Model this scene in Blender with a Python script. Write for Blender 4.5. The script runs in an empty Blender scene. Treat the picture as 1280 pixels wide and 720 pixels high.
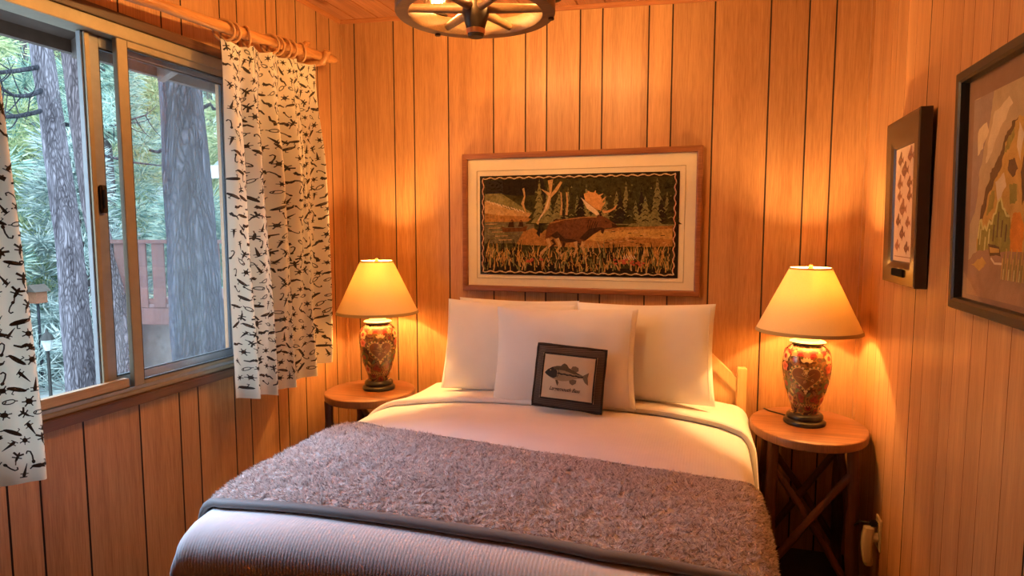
import bpy, bmesh, math, random
import numpy as np
from mathutils import Vector, Matrix, noise
from mathutils.geometry import tessellate_polygon
random.seed(7); RNG = np.random.default_rng(7)
sc = bpy.context.scene; COL = sc.collection
PI = math.pi
def lerp(a, b, t): return a + (b - a) * t
def sstep(x, a, b):
    t = min(1, max(0, (x - a) / (b - a))); return t * t * (3 - 2 * t)
def interp(x, xs, ys): return float(np.interp(x, xs, ys))

# ------------------------------------------------------------------ materials
class NT:
    def __init__(s, name):
        s.m = bpy.data.materials.new(name); s.m.use_nodes = True
        s.t = s.m.node_tree; s.b = s.t.nodes['Principled BSDF']; s.out = s.t.nodes['Material Output']
    def n(s, kind, **kw):
        nd = s.t.nodes.new(kind)
        for k, v in kw.items():
            if k in nd.inputs.keys(): nd.inputs[k].default_value = v
            else: setattr(nd, k, v)
        return nd
    def l(s, a, b): s.t.links.new(a, b)
    def ramp(s, fac, stops):
        r = s.n('ShaderNodeValToRGB'); e = r.color_ramp.elements
        while len(e) < len(stops): e.new(0.5)
        for el, (p, c) in zip(e, stops): el.position = p; el.color = (*c, 1)
        s.l(fac, r.inputs[0]); return r.outputs[0]
    def coords(s, scale=(1, 1, 1), space='Object'):
        tc = s.n('ShaderNodeTexCoord'); mp = s.n('ShaderNodeMapping'); mp.inputs['Scale'].default_value = scale
        s.l(tc.outputs[space], mp.inputs[0]); return mp.outputs[0]
    def noise(s, vec, scale=5, detail=4, rough=0.55, dist=0.0):
        nd = s.n('ShaderNodeTexNoise'); nd.inputs['Scale'].default_value = scale; nd.inputs['Detail'].default_value = detail
        nd.inputs['Roughness'].default_value = rough; nd.inputs['Distortion'].default_value = dist
        s.l(vec, nd.inputs['Vector']); return nd.outputs[0]
    def math(s, op, a, b=None):
        nd = s.n('ShaderNodeMath', operation=op)
        for i, v in enumerate((a, b)):
            if v is None: continue
            if isinstance(v, (int, float)): nd.inputs[i].default_value = v
            else: s.l(v, nd.inputs[i])
        return nd.outputs[0]
    def mix(s, fac, a, b, blend='MIX'):
        nd = s.n('ShaderNodeMix', data_type='RGBA', blend_type=blend)
        for i, v in ((0, fac), (6, a), (7, b)):
            if isinstance(v, (int, float)): nd.inputs[i].default_value = v
            elif isinstance(v, tuple): nd.inputs[i].default_value = (*v, 1)
            else: s.l(v, nd.inputs[i])
        return nd.outputs[2]
    def bump(s, h, strength=0.3, dist=0.002):
        nd = s.n('ShaderNodeBump'); nd.inputs['Strength'].default_value = strength; nd.inputs['Distance'].default_value = dist
        s.l(h, nd.inputs['Height']); s.l(nd.outputs[0], s.b.inputs['Normal']); return nd
    def col(s, c):
        if isinstance(c, tuple): s.b.inputs['Base Color'].default_value = (*c, 1)
        else: s.l(c, s.b.inputs['Base Color'])
    def set(s, **kw):
        for k, v in kw.items(): s.b.inputs[k.replace('_', ' ')].default_value = v

def plain(name, c, rough=0.6, metal=0.0, var=0.12, scale=30, bump=0.0, spec=0.5):
    t = NT(name); v = t.noise(t.coords(), scale)
    t.col(t.ramp(v, [(0.3, tuple(x * (1 - var) for x in c)), (0.7, tuple(min(1, x * (1 + var)) for x in c))]))
    t.set(Roughness=rough, Metallic=metal, Specular_IOR_Level=spec)
    if bump: t.bump(v, bump, 0.002)
    return t.m
def panel_wood(name, axis, c0, c1, c2, board=True, rough=0.38, fine=260, knots=False, along='Z', spec=0.4):
    """plywood / board grain running along `along`, each board with its own offset (face attribute 'board')"""
    t = NT(name)
    tc = t.n('ShaderNodeTexCoord'); at = t.n('ShaderNodeAttribute', attribute_name='board')
    off = t.n('ShaderNodeVectorMath', operation='MULTIPLY_ADD'); off.inputs[1].default_value = (13.7, 9.1, 21.3)
    t.l(at.outputs['Color'], off.inputs[0]); t.l(tc.outputs['Object'], off.inputs[2])
    st = {'X': (0.045, 1, 1), 'Y': (1, 0.045, 1), 'Z': (1, 1, 0.045)}[along]
    def mapped(k):
        mp = t.n('ShaderNodeMapping'); mp.inputs['Scale'].default_value = tuple(x * k for x in st); t.l(off.outputs[0], mp.inputs[0]); return mp.outputs[0]
    g1 = t.noise(mapped(1), 22, 5, 0.6, 1.2)
    g2 = t.noise(mapped(1), fine, 3, 0.6, 0.2)
    g3 = t.noise(mapped(1), 5, 2, 0.5, 0.6)
    f = t.math('ADD', t.math('MULTIPLY', g1, 0.36), t.math('ADD', t.math('MULTIPLY', g2, 0.39), t.math('MULTIPLY', g3, 0.25)))
    c = t.ramp(f, [(0.34, c0), (0.5, c1), (0.66, c2)])
    if board:
        wn = t.n('ShaderNodeTexWhiteNoise'); t.l(at.outputs['Color'], wn.inputs['Vector'])
        c = t.mix(1.0, c, t.ramp(wn.outputs['Value'], [(0.0, (0.84, 0.82, 0.80)), (1.0, (1.06, 1.04, 1.0))]), 'MULTIPLY')
    if knots:
        mp = t.n('ShaderNodeMapping'); mp.inputs['Scale'].default_value = {'X': (2.2, 7, 7), 'Y': (7, 2.2, 7), 'Z': (7, 7, 2.2)}[along]
        t.l(off.outputs[0], mp.inputs[0])
        vo = t.n('ShaderNodeTexVoronoi'); vo.inputs['Scale'].default_value = 1.0; t.l(mp.outputs[0], vo.inputs['Vector'])
        k = t.ramp(vo.outputs['Distance'], [(0.05, (1, 1, 1)), (0.14, (0, 0, 0))])
        c = t.mix(k, c, tuple(x * 0.3 for x in c0))
    t.col(c); t.set(Roughness=rough, Specular_IOR_Level=spec); t.bump(g2, 0.06, 0.001); return t.m
def cloth(name, c, weave=900, bump=0.25, rough=0.9, trans=0.0, rib=None, var=0.05):
    t = NT(name); co = t.coords()
    big = t.noise(co, 6, 3)
    t.col(t.ramp(big, [(0.3, tuple(x * (1 - var) for x in c)), (0.7, c)]))
    h = t.noise(co, weave, 2)
    if rib:
        w = t.n('ShaderNodeTexWave', wave_type='BANDS', bands_direction='X'); w.inputs['Scale'].default_value = rib; w.inputs['Distortion'].default_value = 0.15
        t.l(co, w.inputs['Vector']); h = t.math('ADD', t.math('MULTIPLY', h, 0.25), t.math('MULTIPLY', w.outputs['Fac'], 1.0))
    wr = t.noise(co, 9, 3, 0.5, 0.8); h = t.math('ADD', h, t.math('MULTIPLY', wr, 1.5))
    t.set(Roughness=rough, Specular_IOR_Level=0.15, Sheen_Weight=0.15); t.bump(h, bump, 0.003)
    if trans:
        tr = t.n('ShaderNodeBsdfTranslucent'); tr.inputs['Color'].default_value = (*c, 1)
        mx = t.n('ShaderNodeMixShader'); mx.inputs[0].default_value = trans
        t.l(t.b.outputs[0], mx.inputs[1]); t.l(tr.outputs[0], mx.inputs[2]); t.l(mx.outputs[0], t.out.inputs[0])
    return t.m
def pane(name, haze=0.0, hcol=(0.7, 0.82, 1.0), tint=(1, 1, 1), refl=1.0):
    t = NT(name)
    tr = t.n('ShaderNodeBsdfTransparent'); tr.inputs[0].default_value = (*tint, 1)
    gl = t.n('ShaderNodeBsdfGlossy'); gl.inputs['Roughness'].default_value = 0.02
    lw = t.n('ShaderNodeLayerWeight'); lw.inputs[0].default_value = 0.5
    sch = t.math('ADD', t.math('MULTIPLY', t.math('POWER', lw.outputs['Facing'], 5.0), 0.96), 0.04)
    mx = t.n('ShaderNodeMixShader'); t.l(t.math('MULTIPLY', sch, refl), mx.inputs[0]); t.l(tr.outputs[0], mx.inputs[1]); t.l(gl.outputs[0], mx.inputs[2])
    o = mx.outputs[0]
    if haze:                       # pale veil mixed into the pane, standing in for reflected sky haze
        df = t.n('ShaderNodeBsdfTranslucent'); df.inputs[0].default_value = (*hcol, 1)
        d2 = t.n('ShaderNodeBsdfDiffuse'); d2.inputs[0].default_value = (*hcol, 1)
        ad = t.n('ShaderNodeMixShader'); ad.inputs[0].default_value = 0.3; t.l(df.outputs[0], ad.inputs[1]); t.l(d2.outputs[0], ad.inputs[2])
        m2 = t.n('ShaderNodeMixShader'); nz = t.noise(t.coords((1, 1, 0.6)), 2.5, 4)
        t.l(t.math('MULTIPLY', nz, haze * 2), m2.inputs[0]); t.l(o, m2.inputs[1]); t.l(ad.outputs[0], m2.inputs[2]); o = m2.outputs[0]
    t.l(o, t.out.inputs[0]); return t.m
def emit(name, c, s):
    t = NT(name); t.col((1, 1, 1)); t.b.inputs['Emission Color'].default_value = (*c, 1); t.b.inputs['Emission Strength'].default_value = s; return t.m

M = {}
M['wall'] = panel_wood('orange plywood panelling', 'Z', (0.31, 0.135, 0.052), (0.46, 0.228, 0.094), (0.60, 0.32, 0.14))
M['groove'] = plain('dark panel groove', (0.030, 0.011, 0.006), 0.8)
M['seam'] = plain('shallow panel seam', (0.17, 0.055, 0.018), 0.7)
M['pine'] = panel_wood('knotty pine ceiling boards', 'Y', (0.27, 0.10, 0.042), (0.41, 0.17, 0.075), (0.54, 0.25, 0.115), along='Y', knots=True, rough=0.45, fine=150)
M['trimw'] = panel_wood('stained moulding wood', 'X', (0.24, 0.075, 0.022), (0.36, 0.125, 0.04), (0.46, 0.175, 0.06), board=False, along='X')
M['trimy'] = panel_wood('stained moulding wood lengthwise', 'Y', (0.24, 0.075, 0.022), (0.36, 0.125, 0.04), (0.46, 0.175, 0.06), board=False, along='Y')
M['casing'] = panel_wood('dark stained casing', 'Y', (0.07, 0.028, 0.014), (0.115, 0.045, 0.02), (0.17, 0.07, 0.03), board=False, along='Y', rough=0.35)
M['alu'] = plain('bronze anodised aluminium', (0.30, 0.245, 0.17), 0.5, 0.6, 0.06)
M['alug'] = plain('grey aluminium track', (0.27, 0.27, 0.28), 0.5, 0.5, 0.08)
M['rubber'] = plain('black glazing seal', (0.02, 0.02, 0.022), 0.6)
M['glass'] = pane('clear window glass', 0.004)
M['glass2'] = pane('window glass with painted haze', 0.007, (0.62, 0.80, 1.0))  # blue haze of the reflected sky is put into this pane's colour
M['artglass'] = pane('picture glass', 0, refl=0.5)
M['stick'] = panel_wood('weathered stick wood', 'Y', (0.20, 0.12, 0.06), (0.34, 0.22, 0.12), (0.46, 0.32, 0.18), board=False, along='Y')
M['log'] = panel_wood('peeled varnished pole', 'Y', (0.28, 0.10, 0.03), (0.46, 0.20, 0.065), (0.60, 0.30, 0.11), board=False, along='Y', rough=0.35, knots=True)
M['ring'] = panel_wood('turned ring wood', 'X', (0.34, 0.15, 0.055), (0.46, 0.22, 0.085), (0.55, 0.29, 0.12), board=False, along='X', rough=0.35)
M['bed_pine'] = panel_wood('honey pine bed', 'X', (0.55, 0.30, 0.11), (0.70, 0.42, 0.17), (0.80, 0.52, 0.24), board=False, along='Z', rough=0.42)
M['slab'] = panel_wood('rustic slab top', 'X', (0.075, 0.024, 0.011), (0.22, 0.088, 0.042), (0.33, 0.155, 0.08), board=False, along='X', rough=0.4, fine=90)
M['slabedge'] = panel_wood('slab rim', 'Z', (0.13, 0.05, 0.02), (0.22, 0.09, 0.035), (0.30, 0.13, 0.05), board=False, along='Z')
M['leg'] = panel_wood('dark twig leg', 'Z', (0.065, 0.022, 0.011), (0.11, 0.038, 0.018), (0.17, 0.06, 0.026), board=False, along='Z', rough=0.4)
M['white'] = cloth('white cotton', (0.83, 0.80, 0.77), 700, 0.18)
M['cover'] = cloth('white ribbed coverlet', (0.87, 0.82, 0.81), 500, 0.10, rib=34.0)
M['piping'] = cloth('grey-beige sheet edge', (0.46, 0.42, 0.36), 700, 0.2)
M['binding'] = cloth('grey satin binding', (0.235, 0.215, 0.205), 500, 0.25, rough=0.55)
M['curtain'] = cloth('cream curtain cotton', (0.86, 0.81, 0.71), 800, 0.15, trans=0.42)
M['ink'] = plain('printed lure ink', (0.045, 0.035, 0.03), 0.9, 0, 0.2)
M['ink2'] = plain('printed brown lure ink', (0.17, 0.11, 0.07), 0.9, 0, 0.2)
M['carpet'] = plain('dark brown carpet', (0.035, 0.022, 0.016), 0.95, 0, 0.3, 180, 0.5)
M['black'] = plain('black lacquer', (0.014, 0.012, 0.011), 0.35)
M['blackwood'] = plain('dark turned base', (0.018, 0.013, 0.011), 0.28)
M['brass'] = plain('brass', (0.60, 0.42, 0.17), 0.3, 1.0, 0.06)
M['iron'] = plain('aged iron', (0.055, 0.035, 0.022), 0.45, 0.7, 0.2)
M['copper'] = plain('copper band', (0.62, 0.27, 0.13), 0.3, 1.0, 0.08)
M['wheel'] = panel_wood('aged wheel wood', 'X', (0.11, 0.055, 0.026), (0.18, 0.092, 0.04), (0.26, 0.14, 0.06), board=False, along='X', rough=0.5)
M['ivory'] = plain('ivory plastic', (0.72, 0.60, 0.38), 0.4, 0, 0.03)
M['cord'] = plain('black cord', (0.01, 0.01, 0.01), 0.5)
M['bulb'] = emit('warm lit bulb', (1.0, 0.62, 0.22), 14)
def pile_mat():
    t = NT('frosted fur pile'); g = t.n('ShaderNodeNewGeometry')
    c = t.ramp(g.outputs['Random Per Island'], [(0.0, (0.24, 0.18, 0.165)), (0.30, (0.74, 0.64, 0.61)), (0.8, (0.90, 0.79, 0.75)), (1.0, (0.96, 0.90, 0.88))])
    t.col(c); t.set(Roughness=0.6, Specular_IOR_Level=0.3, Sheen_Weight=0.4)
    tr = t.n('ShaderNodeBsdfTranslucent'); t.l(c, tr.inputs[0]); mx = t.n('ShaderNodeMixShader'); mx.inputs[0].default_value = 0.45
    t.l(t.b.outputs[0], mx.inputs[1]); t.l(tr.outputs[0], mx.inputs[2]); t.l(mx.outputs[0], t.out.inputs[0]); return t.m
M['pile'] = pile_mat()
M['pilebase'] = plain('fur backing', (0.56, 0.48, 0.45), 0.95, 0, 0.2, 60)
def shade_mat():
    t = NT('linen lamp shade'); co = t.coords((1, 1, 1)); v = t.noise(t.coords((60, 60, 500)), 3, 2)
    c = t.ramp(v, [(0.3, (0.78, 0.60, 0.33)), (0.7, (0.86, 0.68, 0.40))]); t.col(c); t.set(Roughness=0.9, Specular_IOR_Level=0.1)
    tr = t.n('ShaderNodeBsdfTranslucent'); t.l(t.ramp(v, [(0.3, (0.84, 0.66, 0.34)), (0.7, (0.92, 0.74, 0.40))]), tr.inputs['Color'])
    mx = t.n('ShaderNodeMixShader'); mx.inputs[0].default_value = 0.135
    t.l(t.b.outputs[0], mx.inputs[1]); t.l(tr.outputs[0], mx.inputs[2]); t.l(mx.outputs[0], t.out.inputs[0]); t.bump(v, 0.15, 0.001); return t.m
M['shade'] = shade_mat()
M['shadetrim'] = cloth('shade trim', (0.42, 0.29, 0.13), 800, 0.1)
def globe_mat():
    t = NT('frosted chimney glass'); tr = t.n('ShaderNodeBsdfTransparent'); tr.inputs[0].default_value = (1, 0.95, 0.86, 1)
    gl = t.n('ShaderNodeBsdfGlossy'); gl.inputs['Roughness'].default_value = 0.08
    lw = t.n('ShaderNodeLayerWeight'); lw.inputs[0].default_value = 0.35
    mx = t.n('ShaderNodeMixShader'); t.l(lw.outputs['Facing'], mx.inputs[0]); t.l(tr.outputs[0], mx.inputs[1]); t.l(gl.outputs[0], mx.inputs[2]); t.l(mx.outputs[0], t.out.inputs[0]); return t.m
M['globe'] = globe_mat()
def bark_mat(name, c0, c1, c2):
    t = NT(name); co = t.coords((1, 1, 0.15)); vo = t.n('ShaderNodeTexVoronoi', feature='DISTANCE_TO_EDGE'); vo.inputs['Scale'].default_value = 40
    wob = t.noise(co, 10, 3); mx = t.n('ShaderNodeVectorMath', operation='MULTIPLY_ADD'); mx.inputs[1].default_value = (0.12, 0.12, 0.12)
    nz = t.n('ShaderNodeTexNoise'); nz.inputs['Scale'].default_value = 9; t.l(co, nz.inputs['Vector'])
    t.l(nz.outputs[1], mx.inputs[0]); t.l(co, mx.inputs[2]); t.l(mx.outputs[0], vo.inputs['Vector'])
    f = t.math('ADD', t.math('MULTIPLY', vo.outputs['Distance'], 1.1), t.math('MULTIPLY', wob, 0.55))
    t.col(t.ramp(f, [(0.22, c0), (0.42, c1), (0.75, c2)])); t.set(Roughness=0.95, Specular_IOR_Level=0.1); t.bump(f, 0.9, 0.04); return t.m
M['bark'] = bark_mat('grey pine bark', (0.05, 0.043, 0.05), (0.15, 0.135, 0.155), (0.30, 0.275, 0.31))
M['bark2'] = bark_mat('brown pine bark', (0.045, 0.035, 0.038), (0.12, 0.10, 0.11), (0.23, 0.19, 0.205))
M['bark3'] = bark_mat('dark pine bark', (0.020, 0.020, 0.025), (0.052, 0.053, 0.066), (0.105, 0.108, 0.132))
def leaf_mat(name, cs):
    t = NT(name); g = t.n('ShaderNodeNewGeometry'); c = t.ramp(g.outputs['Random Per Island'], [(i / (len(cs) - 1), x) for i, x in enumerate(cs)])
    t.col(c); t.set(Roughness=0.7, Specular_IOR_Level=0.2)
    tr = t.n('ShaderNodeBsdfTranslucent'); t.l(c, tr.inputs[0]); mx = t.n('ShaderNodeMixShader'); mx.inputs[0].default_value = 0.35
    t.l(t.b.outputs[0], mx.inputs[1]); t.l(tr.outputs[0], mx.inputs[2]); t.l(mx.outputs[0], t.out.inputs[0]); return t.m
M['leafA'] = leaf_mat('blue-green needles', [(0.10, 0.20, 0.17), (0.28, 0.43, 0.38), (0.48, 0.62, 0.53), (0.70, 0.75, 0.58)])
M['leafB'] = leaf_mat('yellow-green needles', [(0.14, 0.22, 0.11), (0.36, 0.45, 0.24), (0.56, 0.60, 0.33), (0.76, 0.72, 0.46)])
M['leafC'] = leaf_mat('grey twig thicket', [(0.17, 0.23, 0.23), (0.40, 0.50, 0.49), (0.60, 0.68, 0.66), (0.78, 0.80, 0.74)])
M['dirt'] = plain('pale gravel ground', (0.34, 0.35, 0.35), 0.95, 0, 0.25, 3, 0.3)
M['redwood'] = panel_wood('weathered red deck boards', 'Z', (0.085, 0.04, 0.036), (0.135, 0.066, 0.058), (0.20, 0.10, 0.088), board=False, along='Z', rough=0.8)
M['soffit'] = plain('dark brown soffit', (0.085, 0.062, 0.05), 0.8, 0, 0.2, 12)
M['rafter'] = plain('grey weathered rafter', (0.17, 0.15, 0.14), 0.8, 0, 0.2, 12)
M['siding'] = plain('dark green cabin siding', (0.07, 0.09, 0.10), 0.8, 0, 0.2, 6)
M['roofing'] = plain('slate blue roof', (0.16, 0.19, 0.23), 0.8, 0, 0.2, 10)
M['snowtrim'] = plain('pale fascia', (0.62, 0.68, 0.72), 0.7)
M['lampglass'] = plain('pale lantern glass', (0.6, 0.66, 0.66), 0.2)

# ------------------------------------------------------------------ mesh builder
class MB:
    def __init__(s): s.v = []; s.f = []; s.m = []; s.a = []
    def add(s, vs, fs, mi=0, att=0.0):
        o = len(s.v); s.v.extend([tuple(p) for p in vs]); s.f.extend([tuple(i + o for i in f) for f in fs]); s.m.extend([mi] * len(fs)); s.a.extend([att] * len(fs)); return s
    def box(s, lo, hi, mi=0, bev=0.0, mat=None, att=0.0):
        bm = bmesh.new(); bmesh.ops.create_cube(bm, size=1)
        for v in bm.verts: v.co = Vector(((lo[i] + hi[i]) / 2 + v.co[i] * (hi[i] - lo[i]) for i in range(3)))
        if bev: bmesh.ops.bevel(bm, geom=list(bm.edges), offset=bev, segments=2, affect='EDGES')
        bm.verts.index_update(); vs = [(mat @ v.co) if mat else v.co.copy() for v in bm.verts]
        s.add(vs, [[v.index for v in f.verts] for f in bm.faces], mi, att); bm.free(); return s
    def grid(s, P, mi=0, cu=False, cv=False, flip=False, mfn=None):
        P = [[tuple(p) for p in r] for r in P]; R, C = len(P), len(P[0]); o = len(s.v)
        for r in P: s.v.extend(r)
        for i in range(R if cu else R - 1):
            for j in range(C if cv else C - 1):
                q = (o + i * C + j, o + i * C + (j + 1) % C, o + ((i + 1) % R) * C + (j + 1) % C, o + ((i + 1) % R) * C + j)
                s.f.append(q[::-1] if flip else q); s.m.append(mfn(i, j) if mfn else mi); s.a.append(0.0)
        return s
    def tube(s, pts, r, n=12, mi=0, caps=True, closed=False, wob=0.0):
        pts = [Vector(p) for p in pts]; N = len(pts); rs = r if hasattr(r, '__len__') else [r] * N
        rows = []; up = None
        for i, p in enumerate(pts):
            d = (pts[(i + 1) % N] - pts[i - 1]) if closed else (pts[min(i + 1, N - 1)] - pts[max(i - 1, 0)])
            d.normalize()
            if up is None: up = d.orthogonal().normalized()
            up = (up - d * up.dot(d)); up = up.normalized() if up.length > 1e-6 else d.orthogonal().normalized()
            w = d.cross(up)
            rows.append([p + (up * math.cos(2 * PI * k / n) + w * math.sin(2 * PI * k / n)) * rs[i] * (1 + (wob * noise.noise(p * 14 + Vector((math.cos(2 * PI * k / n), math.sin(2 * PI * k / n), 3))) if wob else 0)) for k in range(n)])
        o = len(s.v); s.grid(rows, mi, cu=closed, cv=True)
        if caps and not closed:
            s.f.append(tuple(o + k for k in range(n))[::-1]); s.f.append(tuple(o + (N - 1) * n + k for k in range(n))); s.m += [mi, mi]; s.a += [0.0, 0.0]
        return s
    def lathe(s, prof, c, n=40, mi=0, sx=1, sy=1, mfn=None):
        rows = [[(c[0] + r * math.cos(2 * PI * k / n) * sx, c[1] + r * math.sin(2 * PI * k / n) * sy, c[2] + z) for k in range(n)] for r, z in prof]
        return s.grid(rows, mi, cv=True, mfn=mfn)
    def poly(s, pts2, fn, mi=0):
        tri = tessellate_polygon([[Vector((p[0], p[1], 0)) for p in pts2]])
        return s.add([fn(*p) for p in pts2], tri, mi)
    def disc(s, c, fr, fn, mi=0, n=20, rings=3, rot=0.0):
        """filled star-shaped patch; fr(angle)-> (rx, ry)"""
        vs = [fn(*c)]; fs = []; cr, sr = math.cos(rot), math.sin(rot)
        for k in range(1, rings + 1):
            for j in range(n):
                a = 2 * PI * j / n; x, y = fr(a); x *= k / rings; y *= k / rings
                vs.append(fn(c[0] + x * cr - y * sr, c[1] + x * sr + y * cr))
        for j in range(n): fs.append((0, 1 + j, 1 + (j + 1) % n))
        for k in range(rings - 1):
            for j in range(n):
                a = 1 + k * n + j; b = 1 + k * n + (j + 1) % n; fs.append((a, a + n, b + n, b))
        return s.add(vs, fs, mi)
    def stroke(s, pts, w, fn, mi=0, sub=1):
        P = []
        for a, b in zip(pts[:-1], pts[1:]):
            for k in range(sub): P.append((lerp(a[0], b[0], k / sub), lerp(a[1], b[1], k / sub)))
        P.append(pts[-1]); N = len(P); ws = w if hasattr(w, '__len__') else None; L = []; R = []
        for i, p in enumerate(P):
            a = P[max(i - 1, 0)]; b = P[min(i + 1, N - 1)]; dx, dy = b[0] - a[0], b[1] - a[1]; l = math.hypot(dx, dy) or 1
            ww = (lerp(ws[0], ws[1], i / (N - 1)) if ws else w) / 2
            L.append(fn(p[0] - dy / l * ww, p[1] + dx / l * ww)); R.append(fn(p[0] + dy / l * ww, p[1] - dx / l * ww))
        return s.grid([L, R], mi)
    def build(s, name, mats, parent=None, smooth=38, loc=None):
        me = bpy.data.meshes.new(name); off = Vector((0, 0, 0))
        root = parent
        while root is not None: off += root.location; root = root.parent
        if loc is not None: off += Vector(loc)
        vs = np.array(s.v, dtype=float).reshape(-1, 3) - np.array(off)
        me.from_pydata(vs.tolist(), [], s.f)
        for m in (mats if isinstance(mats, (list, tuple)) else [mats]): me.materials.append(m)
        me.polygons.foreach_set('material_index', s.m)
        if any(s.a):
            at = me.attributes.new('board', 'FLOAT', 'FACE'); at.data.foreach_set('value', s.a)
        if smooth:
            me.polygons.foreach_set('use_smooth', [True] * len(me.polygons)); me.update()
            me.set_sharp_from_angle(angle=math.radians(smooth))
        me.validate(); me.update()
        o = bpy.data.objects.new(name, me); COL.objects.link(o)
        if loc is not None: o.location = loc
        if parent is not None: o.parent = parent
        return o
def blades_mesh(name, mat, P, D, L, W, parent=None, curl=0.35, loc=(0, 0, 0)):
    """many tapered blades: P roots, D unit directions, L lengths, W widths (one mesh, 2 segments each)"""
    n = len(P); side = np.cross(D, RNG.normal(size=(n, 3))); side /= np.linalg.norm(side, axis=1)[:, None] + 1e-9
    bend = np.cross(D, side) * (L * curl)[:, None]
    mid = P + D * (L * 0.55)[:, None] + bend * 0.25; tip = P + D * L[:, None] + bend
    V = np.stack([P - side * W[:, None] / 2, P + side * W[:, None] / 2, mid - side * W[:, None] * 0.42, mid + side * W[:, None] * 0.42, tip], 1).reshape(-1, 3) - np.array(loc)
    b = (np.arange(n) * 5)[:, None]; q = (b + np.array([[0, 1, 3, 2]])); t = (b + np.array([[2, 3, 4]]))
    me = bpy.data.meshes.new(name); me.vertices.add(len(V)); me.vertices.foreach_set('co', V.ravel())
    li = np.concatenate([q.ravel(), t.ravel()]); me.loops.add(len(li)); me.loops.foreach_set('vertex_index', li.astype(np.int32))
    ls = np.concatenate([np.arange(n) * 4, n * 4 + np.arange(n) * 3]); me.polygons.add(2 * n); me.polygons.foreach_set('loop_start', ls.astype(np.int32))
    me.polygons.foreach_set('use_smooth', [True] * (2 * n)); me.materials.append(mat); me.update(calc_edges=True); me.validate()
    o = bpy.data.objects.new(name, me); COL.objects.link(o)
    if parent is not None: o.parent = parent
    return o

def tag(o, label, cat, group=None, kind=None):
    if label: o['label'] = label
    if cat: o['category'] = cat
    if group: o['group'] = group
    if kind: o['kind'] = kind
    return o
def thing(name, label, cat, loc, group=None):
    o = bpy.data.objects.new(name, None); o.empty_display_size = 0.05; COL.objects.link(o); o.location = loc
    return tag(o, label, cat, group)
def struct(o): o['kind'] = 'structure'; return o
def copy_tree(o, parent=None):
    c = o.copy(); COL.objects.link(c)
    if parent is not None: c.parent = parent
    for ch in [x for x in bpy.data.objects if x.parent == o]: copy_tree(ch, c)
    return c

# ------------------------------------------------------------------ room
XL, XR, YB, YF = -1.868, 0.606, 3.0, -2.6
def ceil_z(x): return 2.495 - 0.0395 * (x - XL)
WTOP = 2.54
WY0, WY1, WZ0, WZ1 = 1.12, 2.245, 0.86, 2.088          # window opening in the left wall
def panel_wall(name, breaks, a0, a1, put, hole=None, gw=0.0065, gd=0.003, shallow=()):
    mb = MB(); bs = sorted(b for b in breaks if a0 + 0.01 < b < a1 - 0.01)
    iv = []; cur = a0
    for b in bs:
        w = 0.003 if b in shallow else gw
        iv.append((cur, b - w / 2, 'p')); iv.append((b - w / 2, b, 'g0' if b not in shallow else 's0')); iv.append((b, b + w / 2, 'g1' if b not in shallow else 's1')); cur = b + w / 2
    iv.append((cur, a1, 'p'))
    k = 0
    for (p, q, t) in iv:
        if t == 'p': k += 1
        cuts = [p] + ([h for h in hole[:2] if p < h < q] if hole else []) + [q]
        for c0, c1 in zip(cuts[:-1], cuts[1:]):
            zr = [(0.0, WTOP)]
            if hole and c0 >= hole[0] - 1e-6 and c1 <= hole[1] + 1e-6: zr = [(0.0, hole[2]), (hole[3], WTOP)]
            d0 = gd if t[1:] == '1' else 0; d1 = gd if t[1:] == '0' else 0
            if t[0] == 's': d0 *= 0.4; d1 *= 0.4
            for z0, z1 in zr:
                mb.add([put(c0, d0, z0), put(c1, d1, z0), put(c1, d1, z1), put(c0, d0, z1)], [(0, 1, 2, 3)], {'p': 0, 'g': 1, 's': 2}[t[0]], 0.137 * k + 0.05 if t == 'p' else 0.01)
    return mb
WM = [M['wall'], M['groove'], M['seam']]
back = [-1.785, -1.562, -1.451, -1.264, -1.028, -0.867, -0.763, -0.604, -0.501, -0.293, -0.19, -0.012, 0.214, 0.364, 0.466]
mb = panel_wall('wall_back', back, XL, XR, lambda a, d, z: (a, YB + d, z)); mb.box((XL - 0.15, YB + 0.012, 0), (XR + 0.12, YB + 0.12, WTOP)); struct(mb.build('wall_back', WM, smooth=0))
rdark = [2.251, 1.46, 0.64, -0.2, -0.9]; rthin = [2.824, 2.70, 2.629, 2.5, 2.393, 2.143, 1.982, 1.904, 1.79, 1.70, 1.58, 1.36, 1.25, 1.1, 0.95, 0.8, 0.5, 0.3, 0.1, -0.05, -0.4, -0.6]
mb = panel_wall('wall_right', rdark + rthin, YF, YB, lambda a, d, z: (XR + d, a, z), shallow=rthin); mb.box((XR + 0.012, YF - 0.12, 0), (XR + 0.12, YB + 0.12, WTOP)); struct(mb.build('wall_right', WM, smooth=0))
left = [1.236, 1.328, 1.472, 1.679, 1.852, 1.943, 2.138, 2.235, 2.415, 2.487, 2.627, 2.79, 2.90, 1.10, 0.9, 0.8, 0.6, 0.38, 0.28, 0.05, -0.1, -0.35, -0.6, -0.7, -0.95, -1.2, -1.32, -1.6, -1.75, -2.0, -2.2, -2.42]
mb = panel_wall('wall_left', left, YF, YB, lambda a, d, z: (XL - d, a, z), hole=(WY0, WY1, WZ0, WZ1))
xo = XL - 0.13
for lo, hi in (((xo, YF - 0.12, -0.3), (XL - 0.012, YB + 0.12, WZ0)), ((xo, YF - 0.12, WZ1), (XL - 0.012, YB + 0.12, WTOP)), ((xo, YF - 0.12, WZ0), (XL - 0.012, WY0, WZ1)), ((xo, WY1, WZ0), (XL - 0.012, YB + 0.12, WZ1))):
    mb.box(lo, hi)
struct(mb.build('wall_left', WM, smooth=0))
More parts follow.
